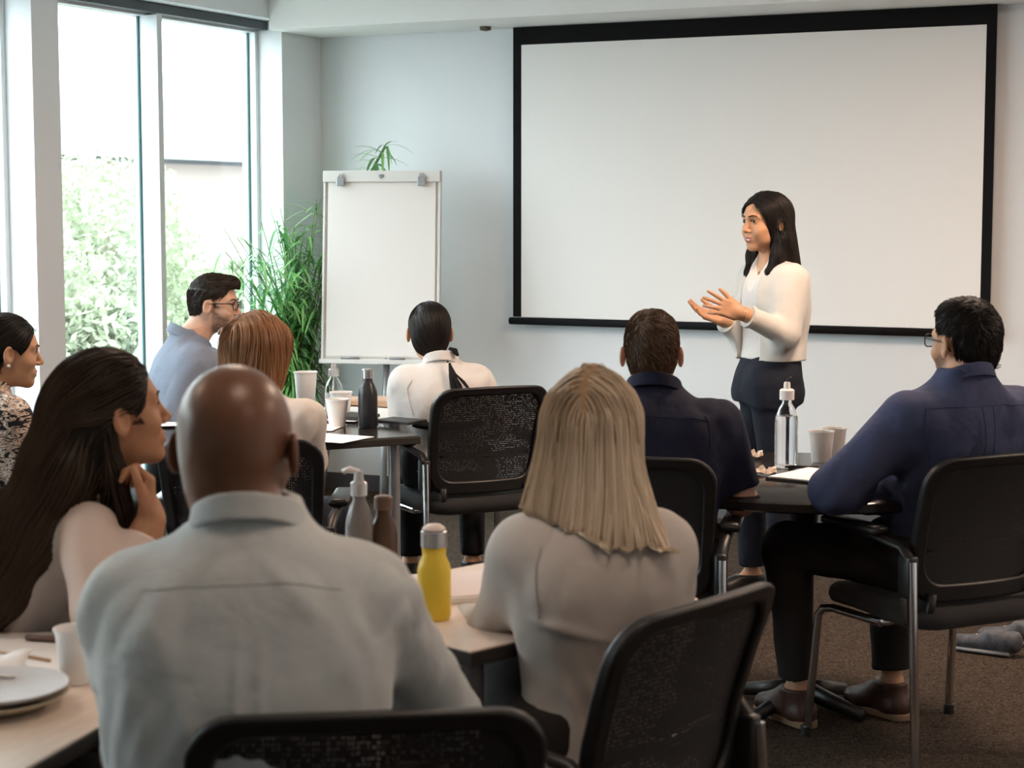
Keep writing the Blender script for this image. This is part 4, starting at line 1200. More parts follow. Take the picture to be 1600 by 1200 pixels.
# 1 ---- bald man, nearest, back to the camera
D = 2.67
p1 = Person('bald man from behind in a pale grey-green button-up shirt', W(369, 706, D), W(391, 808, D - .02), 4, hy=-9, hp=4, hs=1.07, aw=1.05, bw=1.1, sh=.160,
            arms=[(W(178, 1165, D + .02), Wz(120, 1120, .76) ), (W(715, 1120, D + .22), W(640, 1010, D + .50))], skin=SK_BALD, face=True, neck_r=.062, limb=1.06, shdrop=(.0, .0))
p1.arms[0] = (W(228, 1175, D + .10), W(255, 1085, D + .42)); p1.arms[1] = (W(690, 1120, D + .22), W(640, 1010, D + .50)); 
p1.hands = [dict(fwd=(.3, 1, .0), thumb=(1, 0, 0)), dict(fwd=(-.6, 1, 0), thumb=(-1, -.5, 0))]
p1.body(fine=.004)
def ex1(P, d):   # box pleat and pulled folds across the back
    q = P - p1.N; u = q @ p1.r; z = q[:, 2]
    pl = np.exp(-((np.abs(u - .012) - .016) / .006) ** 2) * np.clip((-z - .10) * 12, 0, 1)
    v1 = np.exp(-((u + .10 - (z + .16) * -.32) / .016) ** 2) * np.clip((-z - .10) * 8, 0, 1) * .0035
    v2 = np.exp(-((u - .055 + (z + .06) * 1.0) / .014) ** 2) * np.clip(-z * 18, 0, 1) * np.clip((z + .12) * 14, 0, 1) * .004
    return d - .003 * pl - v1 - v2
p1.shirt(C_SAGE, off=.016, h=.006, wr=.0052, extra=ex1, sleeve_off=.018, cuff=(.9, .9))
p1.collar(C_SAGE, rx=.076, height=.040, h=.0032, flare=.009)
p1.seam([p1.bp(-.15, -.050), p1.bp(-.10, -.060), p1.bp(0, -.064), p1.bp(.10, -.060), p1.bp(.15, -.050)], SEAM_SAGE, .0009)
for sg in (): p1.seam([p1.bp(sg * .165, -.02), p1.bp(sg * .185, -.07), p1.bp(sg * .180, -.14), p1.bp(sg * .172, -.20)], SEAM_SAGE, .0014)
p1.trousers(C_CHAR, h=.012); p1.shoes(LEATHER_BK, SOLE_BK, h=.008)

# 2 ---- blonde woman
D = 3.46
p2 = Person('woman with straight shoulder-length blonde hair in a taupe long-sleeved top', W(925, 682, D + .02), W(922, 775, D), 8, hy=-14, hp=2, female=True, aw=1.06, bw=1.06, sh=.132,
            arms=[(W(772, 985, D + .10), W(705, 965, D + .36)), (W(1038, 985, D + .05), W(985, 1000, D + .30))], skin=[SK_FAIR], limb=1.08, pelvis=[*W(935, 1150, D - .05)[:2], .56],
            hands=[dict(fwd=(-.2, 1, .0), thumb=(1, 0, 0.2)), None])
p2.body(fine=.004)
def ex2(P, d):
    q = P - p2.N; u = q @ p2.r; z = q[:, 2]
    a = np.exp(-((z + .215 + .10 * (u + .05) ** 2 * 10 * 0 + .25 * (u + .10)) / .010) ** 2) * np.clip((u + .15) * 20, 0, 1) * np.clip((.05 - u) * 8, 0, 1) * .005
    b = np.exp(-((u + .085 - (z + .30) * -.35) / .010) ** 2) * np.clip((-z - .22) * 8, 0, 1) * .005
    c = np.exp(-((u + .045 - (z + .30) * -.45) / .010) ** 2) * np.clip((-z - .25) * 8, 0, 1) * .005
    return d - a - b - c
p2.shirt(C_TAUPE, off=.010, h=.0065, wr=.0032, cuff=(.92, .92), extra=ex2, sleeve_off=.010, neck_open=-.004, bottom=.50)
p2.seam([p2.bp(-.128, -.030), p2.bp(-.150, -.09), p2.bp(-.146, -.15), p2.bp(-.138, -.20)], SEAM_TAUPE, .0012)
p2.trousers(C_CHAR, h=.012, tuck=.002); p2.shoes(LEATHER_BK, SOLE_BK, h=.008)
def blonde(q):
    # (in the head's own frame) cap, then a curtain that widens to the shoulders
    z = q[:, 2]
    zz = [-.20, -.17, -.12, -.06, 0.0, .05, .09, .120, .134]
    a = np.interp(z, zz, [.125, .122, .112, .103, .094, .087, .072, .040, .010])
    b = np.interp(z, zz, [.055, .060, .072, .088, .104, .112, .094, .055, .012])
    cy = np.interp(z, zz, [-.098, -.088, -.066, -.042, -.022, -.014, -.014, -.012, -.012])
    cx = np.interp(z, zz, [.018, .014, .006, 0, 0, 0, 0, 0, 0])
    u = (q[:, 0] - cx) / a; v = (q[:, 1] - cy) / b
    d = ((np.abs(u) ** 2.2 + np.abs(v) ** 2.2) ** (1 / 2.2) - 1) * np.minimum(a, b)
    d = np.where(d > 0, d * .7, d)
    zl = -.150 - .30 * np.clip(q[:, 0] + .03, -.1, .12)      # longer towards the right
    d = np.maximum(d, zl - z - .006 * vnoise(q, (60, 20, 1)))
    d = np.maximum(d, z - .136)
    d = smax(d, -ell(q, (0, .10, -.06), (.066, .085, .15)), .01)
    d = smax(d, -(rc(q, (0, -.02, -.06), (0, -.03, -.30), .052, .062)), .01)
    return (d + .0035 * vnoise(q, (38, 20, 5)) + .0016 * vnoise(q, (95, 60, 7))).astype(np.float32)
def blonde_tone(S, t):
    x = S[:, 0, 2] - p2.H[2]
    return t * .50 + .55 * (vnoise(S[:, 0].astype(np.float32), (34, 34, 1)) * .5 + .5) - .06 + .18 * np.clip((.11 - x) * 5, -1, 1)
p2.hair(blonde, HAIR_BLO, (-.15, -.16, -.24), (.17, .13, .15), h=.0045, n=5200, seg=16, step=.0135, r=.0012,
        dirfn=lambda q, i: np.stack([np.sign(q[:, 0] - .004) * np.clip((q[:, 2] - .06) * 18, 0, 1.6) + q[:, 0] * .5, -.25 * np.clip((q[:, 2] - .07) * 20, 0, 1), -np.ones(len(q))], 1),
        wob=.22, lift=(-.001, .006), tone=blonde_tone, m_strand=HS_BLO, root=lambda q: (q[:, 2] > -.12))

# 3 ---- man in navy, centre
D = 5.30
p3 = Person('man with short brown hair in a navy shirt, seen from behind', W(1018, 556, D), W(1023, 604, D - .02), -8, hy=-4, hp=0, hs=1.0, aw=1.05, sh=.186,
            arms=[(W(905, 760, D + .08), W(960, 760, D + .35)), (W(1150, 760, D + .05), W(1135, 792, D + .25))], skin=[SK_FAIR], limb=1.05,
            hands=[None, dict(fwd=(-.3, 1, .1), thumb=(-1, 0, .3))])
p3.arms[1] = (W(1157, 780, D - .08), W(1150, 752, D + .17))
p3.body(fine=.004)
p3.shirt(C_NAVY, off=.015, cuff=(.4, -.86), h=.007, wr=.0055, sleeve_off=.017)
p3.collar(C_NAVY, rx=.073, height=.040, h=.003)
p3.seam([p3.bp(-.19, -.045), p3.bp(-.10, -.060), p3.bp(0, -.064), p3.bp(.10, -.060), p3.bp(.19, -.045)], SEAM_NAVY, .0011)
for sg in (-1, 1): p3.seam([p3.bp(sg * .016 - .01, -.066), p3.bp(sg * .014 - .01, -.25)], SEAM_NAVY, .0011)
for sg in (-1, 1): p3.seam([p3.bp(sg * .165, -.02), p3.bp(sg * .185, -.07), p3.bp(sg * .180, -.14)], SEAM_NAVY, .0011)
p3.trousers(C_CHAR, h=.012); p3.shoes(LEATHER_BK, SOLE_BK, h=.008)
p3.hair(short_hair(.010, .006, -.078), HAIR_BR, (-.11, -.14, -.12), (.11, .13, .15), h=.004, n=4200, seg=4, step=.006, r=.0009, dirfn=dir_short, wob=.7, lift=(0, .004), m_strand=HS_BR)

# 4 ---- man in blue at far right
D = 5.17
p4 = Person('man with black hair and glasses in a blue shirt, at far right', W(1508, 540, D), W(1496, 590, D - .02), 22, hy=30, hp=0, hs=1.02, aw=1.08, bw=1.05, sh=.186,
            arms=[(W(1303, 765, D - .15), W(1392, 772, D + .25)), (W(1660, 800, D), W(1600, 770, D + .3))], skin=[SK_TANB, LIP_NAT], limb=1.08, pelvis=[1.25, 5.24, .565],
            legs=([[1.17, 5.20, .56], [1.33, 5.28, .56]], [[.82, 5.40, .555], [1.16, 5.58, .54]], [[.865, 5.44, .12], [1.165, 5.52, .12]], [nrm([-.55, .83, 0]), nrm([-.62, .78, 0])]),
            hands=[dict(fwd=(.5, 1, .0), thumb=(.7, -.3, .3)), None])
p4.body(fine=.0038, slots=p4.lipslots(), beard=True)
p4.shirt(C_BLUE, off=.016, cuff=(.92, .95), h=.007, wr=.0065, sleeve_off=.020)
p4.collar(C_BLUE, rx=.074, height=.040, h=.003)
p4.seam([p4.bp(-.20, -.045), p4.bp(-.10, -.060), p4.bp(0, -.064), p4.bp(.10, -.060), p4.bp(.20, -.045)], SEAM_BLUE, .0011)
for sg in (-1, 1): p4.seam([p4.bp(sg * .018, -.066), p4.bp(sg * .015, -.24)], SEAM_BLUE, .0011)
for sg in (-1, 1): p4.seam([p4.bp(sg * .175, -.02), p4.bp(sg * .198, -.07), p4.bp(sg * .192, -.15), p4.bp(sg * .18, -.22)], SEAM_BLUE, .0016)
p4.trousers(C_CHAR, cut=.03, h=.008, off=.014); p4.shoes(LEATHER, SOLE_TAN, h=.0045, laces=LEATHER_BK)
p4.hair(short_hair(.009, .008, -.070), HAIR_BLACK, (-.11, -.14, -.12), (.11, .13, .16), h=.004, n=3800, seg=4, step=.006, r=.0009, dirfn=dir_short, wob=.6, lift=(0, .004), m_strand=HS_BLACK)
def spectacles(p, m, rect=True, y0=.103):
    hs = p.hs
    def L(x, y, z): return tuple(p.H + p.HA @ (_f([x, y, z]) * hs) - p.base)
    g = None
    for sg in (-1, 1):
        pts = []
        for k in range(25):
            a = 2 * math.pi * k / 24; c, s_ = math.cos(a), math.sin(a)
            x = .0245 * abs(c) ** .55 * (1 if c >= 0 else -1); z = .0175 * abs(s_) ** .6 * (1 if s_ >= 0 else -1)
            pts.append(L(sg * .034 + x, y0 - .12 * (sg * x + .02) ** 1 * 1.0, .010 + z))
        o = MB().tube(pts, .0019, 8, cap=False).build('spectacle_rim', m, p.root, smooth=True)
        MB().tube([L(sg * .060, y0 - .012, .018), L(sg * .074, y0 - .03, .018), L(sg * .0795, .02, .014), L(sg * .081, -.012, .010), L(sg * .080, -.028, -.012)], .0021, 8).build('spectacle_temple', m, p.root, smooth=True)
    MB().tube([L(-.010, y0, .014), L(0, y0 + .004, .017), L(.010, y0, .014)], .0019, 8).build('spectacle_bridge', m, p.root, smooth=True)
spectacles(p4, FRAME_BLACK)

# 5 ---- woman in the white blouse
D = 7.20
p5 = Person('woman with sleek black hair in a white blouse, seen from behind', W(671, 522, D), W(688, 563, D - .02), 6, hy=8, hp=0, hr=0, hs=1.0, female=True, aw=1.06, bw=1.05, sh=.138,
            arms=[(W(632, 664, D + .0), W(612, 655, D + .25)), (W(772, 660, D + .05), W(720, 650, D + .3))], skin=[SK_WARM], pelvis=[*W(700, 760, 7.16)[:2], .56], limb=1.05,
            hands=[dict(fwd=(-.8, .8, .0), thumb=(.5, .5, .3)), None])
p5.body(fine=.0045)
p5.shirt(C_WHITE, off=.014, cuff=(.95, .95), h=.008, wr=.005, sleeve_off=.022, bottom=.54, top_drop=.015)
p5.collar(C_WHITE, rx=.064, height=.038, h=.003, flare=.006, open_front=False)
p5.seam([p5.bp(-.140, -.03), p5.bp(-.160, -.08), p5.bp(-.155, -.15), p5.bp(-.140, -.20)], SEAM_WHITE, .002)
p5.seam([p5.bp(.02, -.01), p5.bp(.018, -.10), p5.bp(.018, -.22), p5.bp(.018, -.34)], SEAM_WHITE, .0016)
C_SATIN = weave_mat('skirt_tan', (.42, .30, .20), (.36, .26, .17), 300, wr=.3)
p5.trousers(C_BLACK, h=.012, tuck=.002); p5.shoes(LEATHER_BK, SOLE_BK, h=.008)
_b = p5.seam([p5.bp(-.14, -.235), p5.bp(-.05, -.24), p5.bp(.05, -.24), p5.bp(.14, -.235)], C_BLACK, .015, name='belt')
def sleek(q):
    d = ell(q, (0, -.014, .038), (.083, .104, .092))
    d = smin(d, ell(q, (0, -.045, -.020), (.070, .060, .072)), .03)
    L = cap_line([-.13, -.075, -.035, -.028, .012, .03, .056, .078, .10], [-.082, -.085, -.06, .020, .028, .0, .03, .085, .085])
    return smax(d, L(q[:, 1]) - q[:, 2], .005)
p5.hair(sleek, HAIR_BLACK, (-.12, -.15, -.14), (.12, .13, .15), h=.004, n=2600, seg=9, step=.010, r=.0009,
        dirfn=lambda q, i: np.stack([-q[:, 0] * 3 + .1, -np.ones(len(q)) * .4, -np.ones(len(q))], 1), wob=.1, lift=(0, .001), m_strand=HS_BLACK)
# black ribbon tied at the back of her collar, its tails hanging
rb = MB()
c5 = p5.N
def r5(x, z, y): return tuple(_f([c5[0] + x, c5[1] + y, c5[2] + z]) - p5.base)
rb.tube([r5(.036, .052, -.040), r5(.056, .046, -.050), r5(.068, .026, -.062)], [.010, .016, .008], 8, flat=.6)
rb.build('ribbon_knot', C_BLACK, p5.root, smooth=True)
for pts, w_ in (([(.038, .0, -.095), (.052, -.04, -.125), (.075, -.085, -.140), (.090, -.125, -.142)], .010), ([(.038, .0, -.098), (.045, -.05, -.130), (.060, -.10, -.142), (.062, -.145, -.144)], .014), ([(.038, .0, -.095), (.060, -.04, -.122), (.092, -.07, -.136), (.115, -.10, -.138)], .008)):
    MB().tube([r5(*p) for p in [(a, b, c) for (a, b, c) in pts]], [w_ * .35, w_ * .7, w_ * 1.2, w_ * .9], 8, flat=.35).build('ribbon_tail', C_BLACK, p5.root, smooth=True)
MB().lathe([(0, .004), (.004, .002), (.004, -.002), (0, -.004)], 12, r5(.030, .004, -.088)).build('button', C_BLACK, p5.root, smooth=True)

# 6 ---- man in glasses by the window
D = 7.25
p6 = Person('bearded man in glasses and grey-blue shirt, seated in front of the window', W(335, 478, D), W(308, 523, D), -72, hy=-97, hp=4, hs=.94, aw=1.0, sh=.180, pelvis=[*W(285, 700, 7.15)[:2], .565],
            arms=[(W(365, 640, D + .25), W(375, 600, D + .2)), (W(282, 646, D - .22), W(350, 556, D - .12))], skin=[SK_BEARD, LIP_NAT], limb=1.08,
            hands=[None, dict(fwd=(.35, .15, .9), thumb=(-.1, -1, .2), curl=(60, 65, 70, 75), spread=2, s=.9)])
p6.body(fine=.003, slots=p6.lipslots(), beard=True)
p6.shirt(C_GREYBLUE, off=.015, h=.007, wr=.005, sleeve_off=.018)
p6.collar(C_GREYBLUE, rx=.072, height=.042, h=.003, flare=.014)
p6.trousers(C_CHAR, h=.012); p6.shoes(LEATHER_BK, SOLE_BK, h=.008)
p6.hair(short_hair(.010, .008, -.070, quiff=.008, fore=.080), HAIR_DKBR, (-.11, -.14, -.12), (.11, .14, .16), h=.0035, n=4200, seg=4, step=.007, r=.0009,
        dirfn=lambda q, i: np.stack([q[:, 0] * 3, np.where(q[:, 2] > .07, 1.0, -.6), np.where(q[:, 2] > .07, .2, -.8)], 1), wob=.6, lift=(0, .004), m_strand=HS_DKBR)
p6.eyes(); p6.brows(HAIR_DKBR, .0038); spectacles(p6, FRAME_BLACK)
p6.headtube([(-.024, .095, -.050), (-.012, .10, -.044), (0, .104, -.043), (.012, .10, -.044), (.024, .095, -.050)], [.0015, .003, .003, .003, .0015], HAIR_DKBR, 'moustache', mirror=False, flat=.6)

# 7 ---- woman with brown hair
D = 5.75
p7 = Person('woman with straight auburn hair and white top behind the bald head', W(405, 553, D), W(406, 608, D - .02), -14, hy=-40, hp=3, hs=1.0, female=True, aw=1.08, sh=.160,
            arms=[(W(330, 700, D + .1), W(330, 660, D + .3)), (W(484, 720, D + .06), W(440, 680, D + .3))], skin=[SK_FAIR, LIP_ROSE], limb=1.05)
p7.body(fine=.004, slots=p7.lipslots())
p7.shirt(C_CREAM, off=.012, h=.008, wr=.005, sleeve_off=.016, neck_open=.0)
p7.trousers(C_DENIM, h=.012, tuck=.002); p7.shoes(LEATHER_BK, SOLE_BK, h=.008)
def bob(q):
    z = q[:, 2]
    zz = [-.14, -.10, -.05, 0.0, .05, .09, .120, .136]
    a = np.interp(z, zz, [.086, .094, .096, .094, .088, .072, .042, .010])
    b = np.interp(z, zz, [.070, .082, .096, .106, .112, .094, .055, .012])
    cy = np.interp(z, zz, [-.035, -.032, -.028, -.020, -.014, -.014, -.012, -.012])
    u = q[:, 0] / a; v = (q[:, 1] - cy) / b
    d = ((np.abs(u) ** 2.2 + np.abs(v) ** 2.2) ** (1 / 2.2) - 1) * np.minimum(a, b)
    d = np.where(d > 0, d * .7, d)
    d = np.maximum(d, -.125 - z - .005 * vnoise(q, (50, 30, 1))); d = np.maximum(d, z - .137)
    d = smax(d, -ell(q, (0, .105, -.05), (.068, .090, .135)), .008)
    d = smax(d, -(rc(q, (0, -.02, -.05), (0, -.03, -.30), .050, .055)), .01)
    return (d + .003 * vnoise(q, (40, 20, 5))).astype(np.float32)
def dir_fall(q, i):
    return np.stack([np.sign(q[:, 0]) * np.clip((q[:, 2] - .06) * 18, 0, 1.4) + q[:, 0] * .3, -.2 * np.clip((q[:, 2] - .07) * 20, 0, 1), -np.ones(len(q))], 1)
p7.hair(bob, HAIR_AUB, (-.12, -.15, -.17), (.12, .13, .15), h=.0045, n=3400, seg=12, step=.0135, r=.0012, dirfn=dir_fall, wob=.25, lift=(-.001, .005), m_strand=HS_AUB, root=lambda q: q[:, 2] > -.08)

# 8 ---- woman with long dark hair, chin on her hand
D = 3.62
p8 = Person('woman with long dark half-tied hair resting her chin on her hand', W(176, 650, D), W(134, 745, D + .02), -64, hy=-62, hp=-8, hr=0, hs=1.0, female=True, aw=1.05, sh=.150, shfwd=.0,
            arms=[(W(215, 905, D + .22), W(250, 860, D + .30)), (W(158, 960, D - .22), W(236, 812, D - .10))], skin=[SK_OLIVE, LIP_DUSK], limb=1.08, pelvis=[*W(10, 1000, 3.66)[:2], .56],
            hands=[dict(fwd=(1, .3, 0), thumb=(0, 1, .3)), dict(fwd=(-.05, .10, 1), thumb=(.2, -1, 0), curl=(58, 62, 66, 70), spread=3, s=.92, flare=25)])
p8.body(fine=.003, slots=p8.lipslots())
SHEER = weave_mat('knit_pale_pink', (.74, .60, .53), (.66, .53, .47), 300, wr=.25, wscale=7)
p8.shirt(C_BEIGE, off=.014, cuff=(.0, .0), h=.007, wr=.006, sleeve_off=.004, neck_open=-.004, bottom=.52)
def sleeve8(P): return p8.arm(1, .012, .80)(P)
o_, _ = p8.part('sleeve', lambda P: (sleeve8(P) + .003 * vnoise(P, (12, 12, 20))).astype(np.float32), np.min([p8.S[1], *p8.arms[1]], 0) - .1, np.max([p8.S[1], *p8.arms[1]], 0) + .1, .006, SHEER)
o_['label'] = 'pale pink sleeve'
p8.trousers(C_DENIM, h=.012, tuck=.002); p8.shoes(LEATHER_BK, SOLE_BK, h=.008)
def longdark(q):
    d = ell(q, (0, -.016, .040), (.086, .108, .094))
    d = smin(d, ell(q, (0, -.050, -.015), (.078, .070, .085)), .03)
    L = cap_line([-.13, -.075, -.035, -.020, .010, .030, .056, .082, .10], [-.14, -.14, -.12, .012, .022, .000, .028, .088, .088])
    d = smax(d, L(q[:, 1]) - q[:, 2], .006)
    # gathered half-tail, then the fall down the back
    m = q * _f([1, 1, 1])
    g = ell(q, (0, -.105, .030), (.034, .030, .028))
    d = smin(d, g, .02)
    fall = None
    pts = [((0, -.085, .0), .070), ((0, -.125, -.09), .078), ((0, -.200, -.19), .072), ((0, -.275, -.28), .060), ((.0, -.330, -.36), .036)]
    for (a, ra), (b, rb_) in zip(pts[:-1], pts[1:]):
        t = rc(q * _f([.78, 1.25, 1]), np.array(a) * [.78, 1.25, 1], np.array(b) * [.78, 1.25, 1], ra, rb_); fall = t if fall is None else smin(fall, t, .04)
    d = smin(d, fall, .03)
    # locks in front of the shoulder, behind the jaw
    lk = None
    pts = [((.066, -.045, -.02), .026), ((.076, -.045, -.10), .026), ((.078, -.040, -.17), .020), ((.078, -.036, -.22), .010)]
    for (a, ra), (b, rb_) in zip(pts[:-1], pts[1:]):
        t = rc(q, a, b, ra, rb_); lk = t if lk is None else smin(lk, t, .03)
    d = smin(d, lk, .02)
    d = smax(d, -ell(q, (.0, .085, -.06), (.09, .068, .10)), .006)
    return (d + .0028 * vnoise(q, (40, 34, 6)) + .0012 * vnoise(q, (90, 80, 10))).astype(np.float32)
def dir_long(q, i):
    tie = _f([0, -.105, .03])
    up = q[:, 2] > .0
    t = tie - q; t /= np.linalg.norm(t, axis=1, keepdims=True) + 1e-6
    dn = np.stack([np.zeros(len(q)), -.75 * np.ones(len(q)), -np.ones(len(q))], 1)
    lock = (q[:, 1] > -.055) & (q[:, 2] < .0)
    dn = np.where(lock[:, None], _f([0.0, .0, -1.0])[None], dn)
    return np.where((up & (q[:, 1] > -.095))[:, None], t + _f([0, 0, -.15]), dn)
p8.hair(longdark, HAIR_BLACK, (-.16, -.44, -.48), (.16, .14, .16), h=.0055, n=5200, seg=18, step=.016, r=.0012, dirfn=dir_long, wob=.2, lift=(-.001, .006), m_strand=HS_DKBR, inert=.7)
p8.eyes(); p8.brows(HAIR_BLACK, .0026)
MB().tube([tuple(p8.H + p8.HA @ (_f([.0, -.128, .045])) - p8.base), tuple(p8.H + p8.HA @ (_f([.0, -.118, .012])) - p8.base)], .020, 12, flat=.6).build('hair_tie', HAIR_BLACK, p8.root, smooth=True)

# 9 ---- woman in the patterned blouse at the left edge
D = 6.0
M_PAT = weave_mat('blouse_pattern', (.60, .42, .33), (.5, .34, .27), 350, wr=.4)
_n = M_PAT.node_tree.nodes; _l = M_PAT.node_tree.links
_tc = _n.new('ShaderNodeTexCoord'); _mp = _n.new('ShaderNodeMapping'); _mp.inputs['Scale'].default_value = (22, 22, 60)
_nz = _n.new('ShaderNodeTexNoise'); _nz.inputs['Scale'].default_value = 1.0; _nz.inputs['Detail'].default_value = 3; _nz.inputs['Distortion'].default_value = 1.5
_cr = _n.new('ShaderNodeValToRGB'); _cr.color_ramp.interpolation = 'CONSTANT'
_e = _cr.color_ramp.elements; _e[0].color = (.012, .012, .018, 1); _e[1].position = .45; _e[1].color = (.62, .46, .36, 1)
for p_, c_ in ((.52, (.02, .02, .03, 1)), (.56, (.70, .60, .52, 1)), (.64, (.40, .24, .17, 1))):
    x_ = _e.new(p_); x_.color = c_
_l.new(_tc.outputs['Object'], _mp.inputs['Vector']); _l.new(_mp.outputs[0], _nz.inputs['Vector']); _l.new(_nz.outputs['Fac'], _cr.inputs['Fac'])
_l.new(_cr.outputs[0], _n['Principled BSDF'].inputs['Base Color'])
p9 = Person('woman with dark hair and patterned blouse at the left edge', W(12, 552, D), W(-4, 603, D), -50, hy=-68, hp=6, hs=1.0, female=True, aw=1.08, sh=.162,
            arms=[(W(60, 740, D + .25), W(100, 745, D + .3)), (W(40, 745, D - .15), W(110, 790, D))], skin=[SK_TAN, LIP_DUSK], limb=1.1)
p9.body(fine=.0035, slots=p9.lipslots())
p9.shirt(M_PAT, off=.014, h=.008, wr=.004, sleeve_off=.018, neck_open=.0, cuff=(.5, .3))
p9.trousers(C_BLACK, h=.013, tuck=.002); p9.shoes(LEATHER_BK, SOLE_BK, h=.009)
def tied(q):
    d = ell(q, (0, -.014, .038), (.084, .106, .092))
    d = smin(d, ell(q, (0, -.060, -.020), (.078, .070, .090)), .03)
    d = smin(d, rc(q, (0, -.075, -.05), (0, -.065, -.18), .060, .035), .03)
    L = cap_line([-.13, -.075, -.035, -.020, .010, .032, .056, .080, .10], [-.25, -.25, -.20, .014, .024, .002, .03, .086, .086])
    return (smax(d, L(q[:, 1]) - q[:, 2], .006) + .002 * vnoise(q, (40, 30, 8))).astype(np.float32)
p9.hair(tied, HAIR_BLACK, (-.12, -.17, -.26), (.12, .13, .15), h=.0045, n=2400, seg=10, step=.013, r=.0011,
        dirfn=lambda q, i: np.stack([0 * q[:, 0], -np.ones(len(q)) * .7, -np.ones(len(q)) * .7], 1), wob=.15, lift=(0, .003), m_strand=HS_BLACK)
p9.eyes(); p9.brows(HAIR_BLACK, .0026)
mb = MB(); bmesh.ops.create_uvsphere(mb.bm, u_segments=16, v_segments=10, radius=.006)
e_ = mb.build('earring', PEARL, p9.root, smooth=True); e_.location = Vector(p9.H + p9.HA @ _f([.084, -.004, -.036]) - p9.base)

# 10 ---- the presenter, standing
D = 7.20
hd = W(1196, 349, D)
nk = W(1203, 397, D + .01)
pl = W(1200, 590, D); 
p10 = Person('woman in white cardigan and dark trousers standing at the screen, hands raised', hd, nk, 118, hy=122, hp=3, hs=.96, female=True, aw=.92, bw=.97, sh=.134, standing=True, smile=1.0, nback=.015,
             pelvis=[pl[0], pl[1], .90], jaw=1.0,
             arms=[(W(1228, 521, D - .17), W(1157, 489, D - .27)), (W(1160, 520, D + .10), W(1129, 500, D + .02))], skin=[SK_WARM, LIP_ROSE], limb=.98,
             legs=([[pl[0] + .0, pl[1] - .085, .88], [pl[0] + .0, pl[1] + .085, .88]], [[pl[0] + .04, pl[1] - .09, .48], [pl[0] - .05, pl[1] + .09, .48]],
                   [[pl[0] + .07, pl[1] - .09, .10], [pl[0] - .04, pl[1] + .09, .10]], [nrm([-.9, -.4, 0]), nrm([-.9, -.3, 0])]),
             hands=[dict(fwd=(-.88, -.18, .30), thumb=(-.25, .05, 1), curl=(4, 12, 20, 26), spread=9, tc=4, flare=34, s=.92),
                    dict(fwd=(-.88, -.05, .30), thumb=(-.15, .85, .45), curl=(12, 12, 16, 20), spread=7, flare=38, s=.92)])
p10.body(fine=.0026, hand_fine=.0022, slots=p10.lipslots())
def vcut(P, d):
    a = p10.N + p10.f * .07 + _f([0, 0, .06]); b = p10.N + p10.f * .125 + _f([0, 0, -.150])
    return smax(d, -rc(P, a, b, .078, .012), .004)
_arms = p10.arms; zh = float(W(1200, 562, 7.2)[2])
def blouse(P):
    d = p10.torso(.012, -.02)(P) + .003 * vnoise(P, (10, 10, 16))
    d = vcut(P, d); d = smax(d, -p10.neckf(.004)(P), .006)
    return np.maximum(d, zh + .004 - P[:, 2]).astype(np.float32)
lo = np.minimum(p10.N, p10.P) - .25; hi = np.maximum(p10.N, p10.P) + .25; lo[2] = zh - .02; hi[2] = p10.N[2] + .06
o_, _ = p10.part('blouse', blouse, lo, hi, .006, C_WHITE)
def excard(P, d):
    q = P - p10.N; u = q @ p10.r; v = q @ p10.f; z = q[:, 2]
    half = np.interp(z, [-.55, -.40, -.25, -.12, -.02, .05], [.085, .075, .055, .048, .050, .050])
    open_ = np.maximum(np.abs(u - .005) - half, -(v - .01))
    hem = .010 * np.clip((-z - .25) * 4, 0, 1)
    folds = .003 * np.sin(u * 60 + z * 9) * np.clip((-z - .3) * 5, 0, 1)
    return smax(d - hem - folds, -open_, .004)
p10.shirt(C_IVORY, off=.019, cuff=(.84, .84), h=.006, wr=.0035, extra=excard, sleeve_off=.016, neck_open=.006, bottom=zh, name='cardigan', top_drop=.035)
for sg in (0, 1):   # ribbed cuffs
    E_, Wr_ = [_f(x) for x in p10.arms[sg]]; n_ = (Wr_ - E_)
    o_ = MB().tube([tuple(E_ + n_ * .78 - p10.base), tuple(E_ + n_ * .845 - p10.base)], [.046 * .98, .0435], 20).build('cuff', C_IVORY, p10.root, smooth=True, angle=50)
p10.trousers(C_DENIM, h=.007, off=.014, top=zh + .015, wr=.003, cut=.03, tuck=.010)
p10.shoes(LEATHER_BK, SOLE_BK, h=.007)
